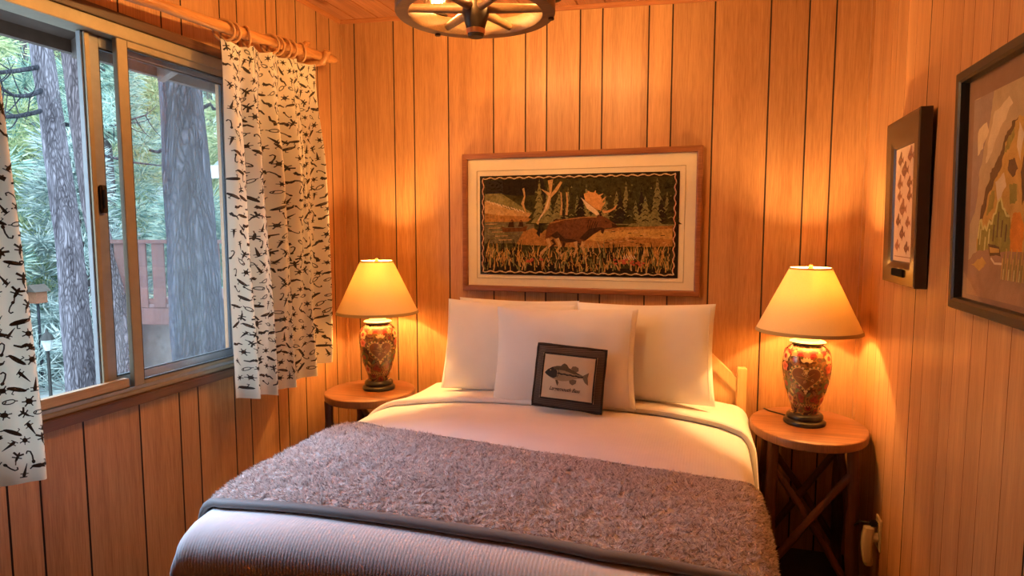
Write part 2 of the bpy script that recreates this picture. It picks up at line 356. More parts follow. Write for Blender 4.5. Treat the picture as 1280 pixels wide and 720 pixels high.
mb = panel_wall('wall_front', [-1.6, -1.3, -1.1, -0.8, -0.5, -0.3, 0.0, 0.25, 0.4], XL, XR, lambda a, d, z: (a, YF - d, z)); mb.box((XL - 0.15, YF - 0.12, 0), (XR + 0.12, YF - 0.012, WTOP)); struct(mb.build('wall_front', WM, smooth=0))
struct(MB().box((XL - 0.15, YF - 0.12, -0.12), (XR + 0.12, YB + 0.12, 0.0)).build('floor', M['carpet'], smooth=0))
mb = MB(); x = XL - 0.02; k = 0; bw = 0.128; x = -1.895
while x < XR + 0.06:
    k += 1; g = 0.004; x1 = x + bw
    for (p, q, dp, dq, mi) in ((x, x + g, 0.006, 0.0, 1), (x + g, x1 - g, 0, 0, 0), (x1 - g, x1, 0, 0.006, 1)):
        mb.add([(p, YF - 0.1, ceil_z(p) + dp), (p, YB + 0.1, ceil_z(p) + dp), (q, YB + 0.1, ceil_z(q) + dq), (q, YF - 0.1, ceil_z(q) + dq)], [(0, 1, 2, 3)], mi, 0.173 * k + 0.03)
    x = x1
mb.add([(XL - 0.2, YF - 0.2, ceil_z(XL - .2) + 0.02), (XR + 0.2, YF - 0.2, ceil_z(XR + .2) + 0.02), (XR + 0.2, YB + 0.2, ceil_z(XR + .2) + 0.02), (XL - 0.2, YB + 0.2, ceil_z(XL - .2) + 0.02),
        (XL - 0.2, YF - 0.2, 2.7), (XR + 0.2, YF - 0.2, 2.7), (XR + 0.2, YB + 0.2, 2.7), (XL - 0.2, YB + 0.2, 2.7)], [(0, 1, 2, 3), (4, 5, 6, 7), (0, 1, 5, 4), (1, 2, 6, 5), (2, 3, 7, 6), (3, 0, 4, 7)], 0, 0.4)
struct(mb.build('ceiling', [M['pine'], M['trimw']], smooth=0))
def cove(name, a, b, inward, mat):
    a, b, n = Vector(a), Vector(b), Vector(inward); rows = []
    for (o, d) in ((0, 0.0), (0.016, 0.0), (0.016, -0.005), (0.010, -0.012), (0.006, -0.017), (0.0, -0.018)):
        rows.append([a + n * o + Vector((0, 0, d)), b + n * o + Vector((0, 0, d))])
    struct(MB().grid(rows, 0).build(name, mat, smooth=0))
cove('trim_1', (XL, YB, ceil_z(XL)), (XR, YB, ceil_z(XR)), (0, -1, 0), M['trimw'])
cove('trim_2', (XL, YF, ceil_z(XL)), (XL, YB, ceil_z(XL)), (1, 0, 0), M['trimy'])
cove('trim_3', (XR, YF, ceil_z(XR)), (XR, YB, ceil_z(XR)), (-1, 0, 0), M['trimy'])
for i, (x, y) in enumerate(((XL + 0.006, YB - 0.006), (XR - 0.006, YB - 0.006))):     # thin corner beads
    struct(MB().box((x - 0.006, y - 0.006, 0), (x + 0.006, y + 0.006, 2.42)).build('trim_%d' % (4 + i), M['wall'], smooth=0))

# ------------------------------------------------------------------ window (left wall)
win = bpy.data.objects.new('window_1', None); COL.objects.link(win); win.location = (XL, (WY0 + WY1) / 2, WZ0); struct(win)
mb = MB()
mb.box((XL - 0.02, WY0 - 0.035, WZ1), (XL + 0.014, WY1 + 0.035, WZ1 + 0.034), bev=0.002)                  # head casing
mb.box((XL - 0.02, WY1, WZ0), (XL + 0.014, WY1 + 0.035, WZ1), bev=0.002); mb.box((XL - 0.02, WY0 - 0.035, WZ0), (XL + 0.014, WY0, WZ1), bev=0.002)
mb.box((XL - 0.02, WY0 - 0.035, WZ0 - 0.034), (XL + 0.022, WY1 + 0.035, WZ0 - 0.001), bev=0.003)           # sill
mb.build('window_casing', M['casing'], win)
mb = MB(); fx0, fx1 = XL - 0.085, XL + 0.002
mb.box((fx0, WY0, WZ1 - 0.042), (fx1, WY1, WZ1), bev=0.002); mb.box((fx0, WY0, WZ0), (fx1 + 0.004, WY1, WZ0 + 0.014), 0, 0.002)
mb.box((fx0, WY0, WZ0), (fx1, WY0 + 0.022, WZ1), bev=0.002); mb.box((fx0, WY1 - 0.022, WZ0), (fx1, WY1, WZ1), bev=0.002)
for xx in (XL - 0.004, XL - 0.040, XL - 0.078): mb.box((xx - 0.0025, WY0, WZ0 + 0.012), (xx + 0.0025, WY1, WZ0 + 0.026), 1)   # track fins
mb.build('window_frame', [M['alu'], M['alug']], win)
def sash(name, y0, y1, z0, z1, x0, x1, st, gm, rail=0.03, mats=None, left_w=None):
    mb = MB(); lw = left_w or st
    mb.box((x0, y0, z0), (x1, y0 + lw, z1), 0, 0.0015); mb.box((x0, y1 - st, z0), (x1, y1, z1), 0, 0.0015)
    mb.box((x0, y0 + lw, z0), (x1, y1 - st, z0 + rail), 0, 0.0015); mb.box((x0, y0 + lw, z1 - rail), (x1, y1 - st, z1), 0, 0.0015)
    xm = (x0 + x1) / 2
    for a, b, c, d in ((y0 + lw - 0.001, y0 + lw + 0.005, z0 + rail, z1 - rail), (y1 - st - 0.005, y1 - st + 0.001, z0 + rail, z1 - rail)): mb.box((xm - 0.006, a, c), (xm + 0.006, b, d), 1)
    for c, d in ((z0 + rail - 0.001, z0 + rail + 0.005), (z1 - rail - 0.005, z1 - rail + 0.001)): mb.box((xm - 0.006, y0 + lw, c), (xm + 0.006, y1 - st, d), 1)
    s = mb.build(name, mats or [M['alu'], M['rubber']], win)
    MB().box((xm - 0.002, y0 + lw - 0.004, z0 + rail - 0.004), (xm + 0.002, y1 - st + 0.004, z1 - rail + 0.004)).build('glass', gm, s, smooth=0)
    return s
sash('fixed_sash', 1.672, WY1 - 0.02, WZ0 + 0.014, WZ1 - 0.04, XL - 0.026, XL - 0.006, 0.04, M['glass2'], rail=0.024)
sl = sash('sliding_sash', 1.578, WY1 - 0.024, WZ0 + 0.026, WZ1 - 0.043, XL - 0.066, XL - 0.046, 0.03, M['glass'], rail=0.036, mats=[M['alug'], M['rubber']], left_w=0.062)
mb = MB(); mb.box((XL - 0.046, 1.583, WZ0 + 0.026), (XL - 0.036, 1.600, WZ1 - 0.045), 0, 0.001); mb.build('pull_rail', M['alu'], sl)
mb = MB(); mb.box((XL - 0.047, 1.608, 1.475), (XL - 0.030, 1.632, 1.565), 0, 0.004); mb.box((XL - 0.034, 1.613, 1.49), (XL - 0.022, 1.62, 1.55), 0, 0.002); mb.build('latch', M['iron'], sl)
mb = MB(); mb.box((XL - 0.036, WY0 + 0.024, WZ0 + 0.0265), (XL - 0.008, 1.655, WZ0 + 0.058), 0, 0.003)
tag(mb.build('security_stick', M['stick']), 'pale wooden stick lying in the bottom track of the window to block it', 'stick')

# ------------------------------------------------------------------ curtain rod, rings, curtains
rod_pts = [(-1.745, 0.55, 2.075), (-1.737, 0.9, 2.093), (-1.745, 1.25, 2.118), (-1.738, 1.55, 2.138), (-1.735, 1.72, 2.149), (-1.742, 1.95, 2.16), (-1.745, 2.2, 2.178), (-1.738, 2.45, 2.199), (-1.736, 2.6, 2.212), (-1.735, 2.72, 2.222), (-1.735, 2.755, 2.225)]
def rod_at(y): return Vector((interp(y, [p[1] for p in rod_pts], [p[0] for p in rod_pts]), y, interp(y, [p[1] for p in rod_pts], [p[2] for p in rod_pts])))
rod = thing('curtain_rod', 'peeled knotty log pole carrying the curtains over the window', 'curtain rod', (-1.80, 1.7, 2.14))
fine = [rod_at(y) for y in np.linspace(0.55, 2.755, 70)]; rr = []
for p in fine:
    r = 0.0205 + 0.003 * noise.noise(p * 9) + 0.005 * math.exp(-((p.y - 1.42) / 0.05) ** 2) + 0.004 * math.exp(-((p.y - 2.47) / 0.03) ** 2)
    if p.y > 2.70: r *= math.sqrt(max(0.08, 1 - ((p.y - 2.70) / 0.057) ** 2))
    rr.append(r)
MB().tube(fine, rr, 16).build('pole', M['log'], rod)
for y in (2.63, 0.7):
    p = rod_at(y); mb = MB(); mb.tube([(XL, y - 0.02, p.z - 0.035), (-1.80, y - 0.01, p.z - 0.03), p + Vector((0.005, 0, -0.022)), p + Vector((0.030, -0.012, -0.002)), p + Vector((0.042, -0.016, 0.018))], [0.022, 0.02, 0.019, 0.0175, 0.0165], 14)
    br = mb.build('bracket', M['log'], rod)
p = rod_at(2.50); MB().tube([p + Vector((0.0, 0, 0.012)), p + Vector((0.004, 0.012, 0.034)), p + Vector((0.004, 0.03, 0.042))], [0.016, 0.015, 0.009], 10).build('branch_stub', M['log'], rod)
ring0 = None
ring_y = [2.015, 2.048, 2.135, 2.275, 2.31, 2.365, 2.395, 2.475]; ring_lab = ['first from the window side', 'second from the window side', 'third from the window side', 'fourth from the window side', 'fifth from the window side', 'sixth from the window side', 'seventh from the window side', 'last beside the branch stub']
for i, y in enumerate(ring_y):
    c = rod_at(y) + Vector((0, 0, -0.010)); lab = 'wooden curtain ring on the log pole, ' + ring_lab[i]
    if ring0 is None:
        MBr = MB().tube([c + Vector((math.cos(a) * 0.037, 0, math.sin(a) * 0.037)) for a in np.linspace(0, 2 * PI, 32, endpoint=False)], 0.0052, 10, closed=True)
        ring0 = MBr.build('curtain_ring', M['ring'], loc=tuple(c)); o = ring0
    else: o = ring0.copy(); COL.objects.link(o); o.location = c
    o.rotation_euler = (0.12, 0, [0.5, 0.35, -0.5, 0.3, 0.2, -0.15, 0.1, -0.4][i]); tag(o, lab, 'curtain ring', 'wooden rings carrying the right curtain')

def lure_motifs():
    """small line drawings (insects, lures, hooks) in a 4 cm square; list of (kind, data, ink)"""
    ms = []
    ell = lambda cx, cy, rx, ry, n=10, a0=0, a1=2 * PI: [(cx + rx * math.cos(a), cy + ry * math.sin(a)) for a in np.linspace(a0, a1, n)]
    ms.append([('d', (0, 0, .003, .012), 0), ('s', [(-.014, .010), (0, .003), (.013, .012)], .0035, 0), ('s', [(-.012, -.003), (.012, -.001)], .0022, 0), ('s', [(0, -.01), (.004, -.022)], .0018, 1)])     # winged fly
    ms.append([('d', (0, 0, .018, .0045), 0), ('d', (.004, .001, .009, .002), 1), ('s', [(.017, 0), (.024, .006)], .002, 0), ('s', [(-.006, -.004), (-.009, -.012), (-.004, -.013)], .0015, 0)])    # long lure
    ms.append([('s', ell(0, 0, .013, .0055, 12), .0018, 0), ('s', [(-.012, 0), (-.02, .002)], .0018, 0), ('s', [(.005, -.003), (.010, .003)], .0018, 1)])                                                          # spoon
    ms.append([('s', [(0, .018), (.001, .002), (.004, -.008), (.010, -.010), (.013, -.004)], .0022, 0), ('d', (0, .016, .003, .004), 0)])                                                                         # hook
    ms.append([('d', (0, .008, .0035, .006), 0), ('s', [(0, .008), (0, -.018)], (.006, .001), 0), ('s', [(-.008, .012), (.008, .016)], .0016, 0), ('s', [(-.009, .004), (.009, .008)], .0016, 1)])               # nymph
    ms.append([('d', (0, 0, .006, .006), 0), ('s', [(-.014, -.006), (.014, .006)], .002, 0), ('s', [(-.013, .007), (.012, -.007)], .002, 0), ('s', [(0, .012), (0, -.013)], .0016, 1)])                             # spider
    ms.append([('s', [(-.018, .006), (-.006, -.001), (.004, .002), (.018, -.006)], (.008, .003), 0), ('s', [(-.016, -.003), (-.002, .004)], .002, 1)])                                                             # minnow
    return ms
LURES = lure_motifs()
def make_curtain(name, label, S, W, H, nu, nv, seed, stretch=1.5, hook=True):
    root = thing(name, label, 'curtain', S(0.5, 1.0, 0)); rnd = random.Random(seed)
    mb = MB()
    F = [[S(u, v, 0.0012) for u in np.linspace(0, 1, nu)] for v in np.linspace(0, 1, nv)]
    B = [[S(u, v, -0.0012) for u in np.linspace(0, 1, nu)] for v in np.linspace(0, 1, nv)]
    mb.grid(F, 0, flip=True); mb.grid(B, 0)
    edge = lambda A, Bq: mb.grid([A, Bq], 0)
    edge(F[0], B[0]); edge(B[-1], F[-1]); edge([r[0] for r in B], [r[0] for r in F]); edge([r[-1] for r in F], [r[-1] for r in B])
    cw = W * stretch; cell = 0.041; row = 0
    y = 0.022
    while y < H - 0.015:
        x = 0.02 + (0.025 if row % 2 else 0)
        while x < cw - 0.015:
            m = LURES[(row * 3 + int(x / cell) * 2 + rnd.randint(0, 2)) % len(LURES)]; rot = rnd.uniform(-0.9, 0.9) + (PI if rnd.random() < 0.5 else 0); sca = rnd.uniform(0.95, 1.2)
            cx, cy = x + rnd.uniform(-.007, .007), y + rnd.uniform(-.007, .007); cr, sr = math.cos(rot) * sca, math.sin(rot) * sca
            fn = lambda px, py: S(min(1, max(0, (cx + px * cr - py * sr) / cw)), min(1, max(0, (cy - (px * sr + py * cr)) / H)), 0.0022)
            for el in m:
                mi = 1 + (el[-1] if rnd.random() < .6 else 0)
                if el[0] == 'd': mb.disc((el[1][0], el[1][1]), lambda a, e=el: (1.2 * e[1][2] * math.cos(a), 1.2 * e[1][3] * math.sin(a)), fn, mi, 10, 2)
                else: mb.stroke(el[1], el[2] * 1.5 if not isinstance(el[2], tuple) else tuple(q * 1.3 for q in el[2]), fn, mi, 3)
            x += cell
        y += 0.036; row += 1
    mb.build('cloth_panel', [M['curtain'], M['ink'], M['ink2']], root, smooth=80)
    return root
def surf(P):          # offset along the surface normal, normal pointing into the room (+x side)
    def S(u, v, off=0.0):
        p = Vector(P(u, v)); e = 1e-3
        du = Vector(P(min(1, u + e), v)) - Vector(P(max(0, u - e), v)); dv = Vector(P(u, min(1, v + e))) - Vector(P(u, max(0, v - e)))
        n = du.cross(dv); n = n.normalized() if n.length > 0 else Vector((1, 0, 0))
        if n.x < 0: n = -n
        return p + n * off
    return S
def right_curtain(u, v):
    y = lerp(2.005, 2.585, u) + 0.020 * sstep(v, 0.05, 0.5) * (u * 1.3) + 0.006 * math.sin(7 * v + 9 * u)
    ztop = lerp(2.122, 2.170, u) - 0.012 * abs(math.sin(PI * 4.0 * u)); zbot = interp(u, [0, .15, .3, .5, .7, .85, 1], [.765, .755, .742, .748, .765, .79, .815])
    a = lerp(0.012, 0.042, sstep(v, 0.02, 0.35)); ph = 0.9 * math.sin(2.2 * v + 1.0) * 0.5
    x = -1.742 + a * math.sin(2 * PI * (4.6 * u + 0.25 * math.sin(3 * u)) + ph - 1.2) + 0.35 * a * math.sin(2 * PI * 9.7 * u + 2 * v) + 0.012 * v
    y += 0.010 * v * math.cos(2 * PI * 4.6 * u + ph)
    return (x, y, lerp(ztop, zbot, v))
make_curtain('curtain', 'right-hand cream curtain printed with fishing lures, hanging between the window and the left lamp', surf(right_curtain), 0.60, 1.40, 150, 60, 3)
def left_curtain(u, v):
    y = lerp(0.72, 1.185, u) + 0.055 * sstep(v, 0.0, 1.0) * u
    ztop = lerp(2.045, 2.075, u); zbot = 0.742 + 0.012 * math.sin(9 * u)
    a = lerp(0.012, 0.030, sstep(v, 0.02, 0.3))
    x = -1.735 + a * math.sin(2 * PI * 4.2 * u + 0.4 * v + 2.2) + 0.3 * a * math.sin(2 * PI * 8.7 * u) + 0.01 * v
    return (x, y + 0.012 * u, lerp(ztop, zbot, v))
make_curtain('curtain', 'left-hand cream lure-print curtain cut off by the left edge of the photo', surf(left_curtain), 0.5, 1.32, 120, 50, 5)

# ------------------------------------------------------------------ bed
XC, HX, RB, YFOOT, YHEAD = -0.610, 0.762, 0.055, 1.24, 2.905
def hx_of(side, y): return HX - (0.050 * sstep(y, 2.35, 2.6) + 0.065 * (1 - sstep(y, 1.22, 1.62)) if side < 0 else 0.0)
def sec(a, y, zdrop=0.0, zmin=0.05):
    """point on the coverlet at signed arc distance a from the bed's middle line, at station y"""
    sd = 1 if a >= 0 else -1; a = abs(a); hx = hx_of(sd, y); f = hx - RB
    zc = 0.705 - 0.018 * sstep(y, 2.3, 2.75) - zdrop
    if a <= f: u = a; z = zc - 0.058 * (u / hx) ** 2.6 + 0.004 * math.sin(5 * y + 3 * sd * a) * sstep(hx - a, 0, 0.2)
    else:
        ze = zc - 0.058 * (f / hx) ** 2.6; ph = (a - f) / RB
        if ph < PI / 2: u = f + RB * math.sin(ph); z = ze - RB * (1 - math.cos(ph))
        else: u = hx + 0.02 * (a - f - RB * PI / 2) + 0.006 * math.sin(14 * y) * min(1, (a - f - RB * PI / 2) * 4); z = ze - RB - (a - f - RB * PI / 2)
    return Vector((XC + sd * u, y, max(z, zmin)))
def secn(a, y, off):
    p = sec(a, y); n = (sec(a + 1e-3, y) - sec(a - 1e-3, y)).cross(sec(a, y + 1e-3) - sec(a, y - 1e-3)).normalized()
    return p + n * off, n
bed = thing('bed', 'pine bed frame with a low gabled headboard against the back wall', 'bed', (XC, 2.93, 0.0))
for x in (0.140, -1.215):
    mb = MB(); mb.box((x - 0.021, 2.905, 0.0), (x + 0.021, 2.953, 0.82), bev=0.004); mb.build('headboard_post', M['bed_pine'], bed)
mb = MB(); za = 0.70; zs = 0.775; zt = 0.925; hw = 0.16
xs = [-1.196, -1.196 + hw, 0.121 - hw, 0.121]; zz = [zs, zt, zt, zs]
for (i, nm) in ((0, 'left'), (1, 'mid'), (2, 'right')):
    a0, a1, b0, b1 = xs[i], xs[i + 1], zz[i], zz[i + 1]
    mr = MB(); h = 0.062; y0, y1 = 2.909, 2.947
    mr.add([(a0, y0, b0 - h), (a1, y0, b1 - h), (a1, y0, b1), (a0, y0, b0), (a0, y1, b0 - h), (a1, y1, b1 - h), (a1, y1, b1), (a0, y1, b0)], [(0, 1, 2, 3), (7, 6, 5, 4), (3, 2, 6, 7), (4, 5, 1, 0), (0, 3, 7, 4), (1, 5, 6, 2)])
    mr.build('top_rail', M['bed_pine'], bed, smooth=0)
px = [(-1.196, 0.30), (0.121, 0.30), (0.121, zs - 0.05), (0.121 - hw, zt - 0.05), (-1.196 + hw, zt - 0.05), (-1.196, zs - 0.05)]
tri = tessellate_polygon([[Vector((p[0], p[1], 0)) for p in px]]); n = len(px)
mb.add([(p[0], 2.920, p[1]) for p in px] + [(p[0], 2.936, p[1]) for p in px], [tuple(t) for t in tri] + [tuple(i + n for i in t)[::-1] for t in tri] + [(i, (i + 1) % n, n + (i + 1) % n, n + i) for i in range(n)])
mb.build('headboard_panel', M['bed_pine'], bed, smooth=0)
for x in (0.128, -1.25): MB().box((x - 0.012, 1.28, 0.20), (x + 0.012, 2.91, 0.32), bev=0.003).build('side_rail', M['bed_pine'], bed)
for x in (0.115, -1.235): MB().box((x - 0.02, 1.27, 0.0), (x + 0.02, 1.31, 0.30), bev=0.003).build('leg', M['bed_pine'], bed)

cov = thing('coverlet', 'white ribbed coverlet spread over the bed with its top edge folded down', 'coverlet', (XC, 1.9, 0.06))
rows = []; aL = [-(HX - RB) - RB * PI / 2 - d for d in (0.56, 0.4, 0.25, 0.12, 0.03)]
stations = list(np.linspace(YHEAD, YFOOT + 0.10, 46)); RF = 0.085
def cov_row(y, zd, shift=0.0, bottom=0.05):
    A = aL + [-(HX - RB) - RB * PI / 2 * (1 - k / 6) for k in range(0, 6)] + list(np.linspace(-(HX - RB), HX - RB, 56)) + [(HX - RB) + RB * PI / 2 * k / 6 for k in range(1, 7)] + [-a for a in aL[::-1]]
    out = []
    for a in A:
        p = sec(a, max(y, YFOOT), zd, bottom); p.y = y + shift; out.append(p)
    return out
for y in stations: rows.append(cov_row(y, 0))
for k in range(1, 9):
    ph = PI / 2 * k / 8; rows.append(cov_row(YFOOT + RF - RF * math.sin(ph), RF * (1 - math.cos(ph))))
for zd in (0.12, 0.18, 0.26, 0.36, 0.46, 0.56, 0.64): rows.append(cov_row(YFOOT - 0.006 * zd, zd))
# little gathers fanning out from the foot corners
for r in rows:
    for i, p in enumerate(r):
        for cx in (XC - HX, XC + HX):
            d = math.hypot(p.x - cx, (p.y - YFOOT)); w = math.exp(-(d / 0.16) ** 2)
            if w > 0.01:
                ang = math.atan2(p.z - 0.60, abs(p.x - cx) + 0.02); r[i] = Vector((p.x, p.y + 0.004 * w * math.sin(9 * ang + 60 * p.x), p.z + 0.003 * w * math.sin(75 * abs(p.x - cx))))
cv = MB().grid(rows, 0, flip=True).build('spread', M['cover'], cov, smooth=75)
# turned-down fold
def fold_y(a): return interp(a, [-0.86, -0.78, -0.70, -0.5, -0.05, 0.45, 0.66, 0.74, 0.80, 0.90, 1.02], [2.30, 2.38, 2.47, 2.515, 2.50, 2.545, 2.545, 2.50, 2.40, 2.30, 2.25])
FA = np.concatenate([np.linspace(-0.86, -0.70, 10), np.linspace(-0.68, 0.64, 40), np.linspace(0.66, 1.02, 22)])
rows = []; prs = [(2, 0.001), (0.0, 0.001), (-0.010, 0.003), (-0.016, 0.011), (-0.012, 0.021), (0.0, 0.0255), (0.03, 0.026), (0.08, 0.024), (0.16, 0.023)]
for dy, of in prs:
    rows.append([secn(a, (fold_y(a) + dy) if dy < 1 else 2.895, of)[0] for a in FA])
for t in (0.3, 0.55, 0.8, 1.0): rows.append([secn(a, lerp(fold_y(a) + 0.16, 2.895, t), 0.022)[0] for a in FA])
fo = MB().grid(rows, 0, flip=False, cu=True).build('turned_down_fold', M['cover'], cov, smooth=75)
rows = [[secn(a, fold_y(a) - 0.016 + dy, of)[0] for a in FA[40:]] for dy, of in ((0.004, 0.002), (-0.006, 0.006), (-0.007, 0.014), (0.000, 0.0205))]
MB().grid(rows, 0).build('hem', M['piping'], cov, smooth=75)

# ------------------------------------------------------------------ pillows
def pillow_fn(w, h, t, centre, lean, yaw=0.0, roll=0.0, seed=1, ear=0.05):
    Rm = Matrix.Rotation(yaw, 3, 'Z') @ Matrix.Rotation(lean, 3, 'X') @ Matrix.Rotation(roll, 3, 'Y'); c = Vector(centre)
    def P(u, v, side):            # u, v in -1..1; side -1 = front (towards -y)
        prof = max(0.0, (1 - abs(u) ** 2.6) * (1 - abs(v) ** 2.6)) ** 0.55
        x = u * w / 2 * (1 - ear * (1 - abs(v) ** 2.0) * abs(u) ** 3); z = v * h / 2 * (1 - ear * (1 - abs(u) ** 2.0) * abs(v) ** 3)
        nz = noise.noise(Vector((u * 2.1 + seed * 7, v * 2.3, side))) * 0.10 + noise.noise(Vector((u * 5 + seed * 3, v * 5, side * 2))) * 0.045 * (0.4 + abs(u))
        y = side * t / 2 * prof * (1 + nz) + (0.006 * math.sin(6 * u + seed) * abs(v) ** 6)
        return c + Rm @ Vector((x, y, z))
    return P
def pillow_mesh(P, n=44, mfn=None):
    mb = MB(); U = [math.sin(PI / 2 * s) for s in np.linspace(-1, 1, n)]
    mb.grid([[P(u, v, -1) for u in U] for v in U], 0, mfn=mfn); mb.grid([[P(u, v, 1) for u in U] for v in U], 0, flip=True)
    return mb
def weld(o):
    bm = bmesh.new(); bm.from_mesh(o.data); bmesh.ops.remove_doubles(bm, verts=bm.verts, dist=1e-5); bmesh.ops.recalc_face_normals(bm, faces=bm.faces); bm.to_mesh(o.data); bm.free(); return o
GP = 'white bed pillows'
def bed_pillow(label, *a, hem=None, **k):
    P = pillow_fn(*a, **k); root = thing('pillow', label, 'pillow', P(0, -1, -1), GP)
    weld(pillow_mesh(P).build('pillowcase', M['white'], root, smooth=80))
    if hem:
        mb = MB(); u = hem * 0.93
        mb.tube([P(u, v, -1) + Vector((0, -0.0005, 0)) for v in np.linspace(-0.97, 0.97, 40)], 0.0016, 6); mb.build('hem_seam', M['white'], root, smooth=80)
    return root
bed_pillow('white pillow hidden behind the left and centre pillows, only its top edge showing', 0.585, 0.40, 0.075, (-0.862, 2.852, 0.897), -0.06, seed=4)
bed_pillow('left white pillow leaning on the headboard beside the left lamp', 0.60, 0.415, 0.15, (-0.872, 2.705, 0.892), -0.20, yaw=0.0, roll=0.02, seed=1, hem=-1)
bed_pillow('right white pillow leaning on the headboard beside the right post', 0.58, 0.42, 0.15, (-0.262, 2.705, 0.905), -0.20, yaw=0.0, roll=-0.02, seed=2, hem=1)
bed_pillow('centre white pillow in front of the others, behind the fish cushion', 0.60, 0.405, 0.15, (-0.572, 2.555, 0.900), -0.22, roll=-0.015, seed=3, hem=1)

# fish cushion
cu = thing('cushion', 'small cushion with a bass fish picture and dark braided border on the bed', 'cushion', (-0.52, 2.44, 0.705))
CP = pillow_fn(0.272, 0.240, 0.07, (-0.520, 2.422, 0.842), -0.22, yaw=0.02, roll=0.055, seed=9, ear=0.015)
n = 44; U = [math.sin(PI / 2 * s) for s in np.linspace(-1, 1, n)]
def bordered(i, j):
    u = (U[j] + U[j + 1]) / 2; v = (U[i] + U[i + 1]) / 2; return 1 if (abs(u) > 0.77 or abs(v) > 0.74) else 0
def braid_mat():
    t = NT('striped grey-brown border'); w = t.n('ShaderNodeTexWave', wave_type='BANDS', bands_direction='Z'); w.inputs['Scale'].default_value = 55; w.inputs['Distortion'].default_value = 1.0
    t.l(t.coords(), w.inputs['Vector']); t.col(t.ramp(w.outputs['Fac'], [(0.3, (0.028, 0.021, 0.018)), (0.6, (0.115, 0.085, 0.07))])); t.set(Roughness=0.9); t.bump(w.outputs['Fac'], 0.4, 0.002); return t.m
weld(pillow_mesh(CP, n, bordered).build('cover', [cloth('cushion canvas', (0.62, 0.50, 0.34), 800, 0.2), braid_mat()], cu, smooth=80))
mb = MB()
loop = [(-1 + 2 * t, -1) for t in np.linspace(0, 1, 16)[:-1]] + [(1, -1 + 2 * t) for t in np.linspace(0, 1, 16)[:-1]] + [(1 - 2 * t, 1) for t in np.linspace(0, 1, 16)[:-1]] + [(-1, 1 - 2 * t) for t in np.linspace(0, 1, 16)[:-1]]
mb.tube([CP(u, v, -1) for u, v in loop], 0.0065, 8, closed=True, wob=0.5)
mb.tube([CP(u * 0.76, v * 0.73, -1) + Vector((0, -0.001, 0)) for u, v in loop], 0.0035, 8, closed=True, wob=0.3)
mb.build('braid_cord', plain('dark braided cord', (0.022, 0.016, 0.014), 0.9, 0, 0.3, 200), cu, smooth=80)
F = lambda px, py, o=0.0012: CP((px - 402) / 330.0, -(py - 380) / 300.0, -1) + Vector((0, -o, 0))     # drawing units of the picture on the cushion
mb = MB()
body = [(175, 350), (205, 318), (245, 292), (290, 276), (345, 272), (400, 282), (450, 302), (500, 328), (550, 345), (552, 372), (500, 378), (450, 392), (400, 412), (350, 418), (300, 412), (255, 402), (215, 382), (190, 366)]
cxm = (360, 345)
def blob(pts, mi, o, k=5):
    n = len(pts); c = (sum(p[0] for p in pts) / n, sum(p[1] for p in pts) / n); vs = [F(*c, o)]
    for r in range(1, k + 1): vs += [F(lerp(c[0], p[0], r / k), lerp(c[1], p[1], r / k), o) for p in pts]
    fs = [(0, 1 + j, 1 + (j + 1) % n) for j in range(n)]
    for r in range(k - 1): fs += [(1 + r * n + j, 1 + (r + 1) * n + j, 1 + (r + 1) * n + (j + 1) % n, 1 + r * n + (j + 1) % n) for j in range(n)]
    mb.add(vs, fs, mi)
blob(body, 0, 0.0012)
blob([(245, 292), (290, 276), (345, 272), (400, 282), (450, 302), (500, 328), (545, 345), (480, 345), (400, 322), (320, 312), (265, 318)], 1, 0.0016, 3)
blob([(175, 350), (205, 318), (245, 292), (275, 300), (300, 330), (300, 380), (270, 398), (225, 385), (190, 366)], 2, 0.0018, 3)
blob([(330, 273), (345, 255), (362, 244), (385, 255), (408, 284), (370, 276)], 1, 0.0017, 3); blob([(428, 290), (440, 266), (470, 262), (498, 275), (502, 305), (480, 318)], 3, 0.0017, 3)
blob([(545, 345), (575, 325), (600, 308), (592, 360), (602, 430), (570, 410), (548, 375)], 3, 0.0017, 3); blob([(290, 412), (312, 412), (325, 435), (315, 468), (300, 440)], 1, 0.0017, 3); blob([(420, 405), (455, 390), (490, 395), (485, 425), (455, 446), (428, 430)], 3, 0.0017, 3)
for k in range(9): mb.disc((318 + k * 27, 345 + (k % 2) * 4 + k * 1.5), lambda a: (19 * math.cos(a), 8 * math.sin(a)), lambda x, y: F(x, y, 0.0021), 2, 8, 1)
mb.stroke([(178, 352), (215, 352), (235, 368)], 4, lambda x, y: F(x, y, 0.0022), 2, 3); mb.disc((232, 322), lambda a: (7 * math.cos(a), 7 * math.sin(a)), lambda x, y: F(x, y, 0.0024), 0, 8, 1)
mb.stroke([(305, 300), (318, 340), (305, 385)], 5, lambda x, y: F(x, y, 0.0022), 2, 4)
mb.build('fish_print', [plain('fish print belly', (0.34, 0.25, 0.14), 0.9), plain('fish print olive', (0.10, 0.075, 0.042), 0.9), plain('fish print dark', (0.03, 0.024, 0.018), 0.9), plain('fish print fin', (0.17, 0.12, 0.07), 0.9)], cu, smooth=0)
def text_mesh(txt, size, shear=0.0):
    c = bpy.data.curves.new('t', 'FONT'); c.body = txt; c.size = size; c.shear = shear; c.align_x = 'CENTER'; c.resolution_u = 4; c.space_character = 0.95; c.offset = 0.014 * size
    o = bpy.data.objects.new('t', c); COL.objects.link(o); bpy.context.view_layer.update()
    me = o.evaluated_get(bpy.context.evaluated_depsgraph_get()).to_mesh(); vs = [(v.co.x, v.co.y) for v in me.vertices]; fs = [tuple(p.vertices) for p in me.polygons]
    bpy.data.objects.remove(o); bpy.data.curves.remove(c); return vs, fs
vs, fs = text_mesh('Largemouth Bass', 52, 0.45)
MB().add([F(382 + x * 0.86, 512 - y, 0.0014) for x, y in vs], fs).build('script_lettering', M['ink'], cu, smooth=0)

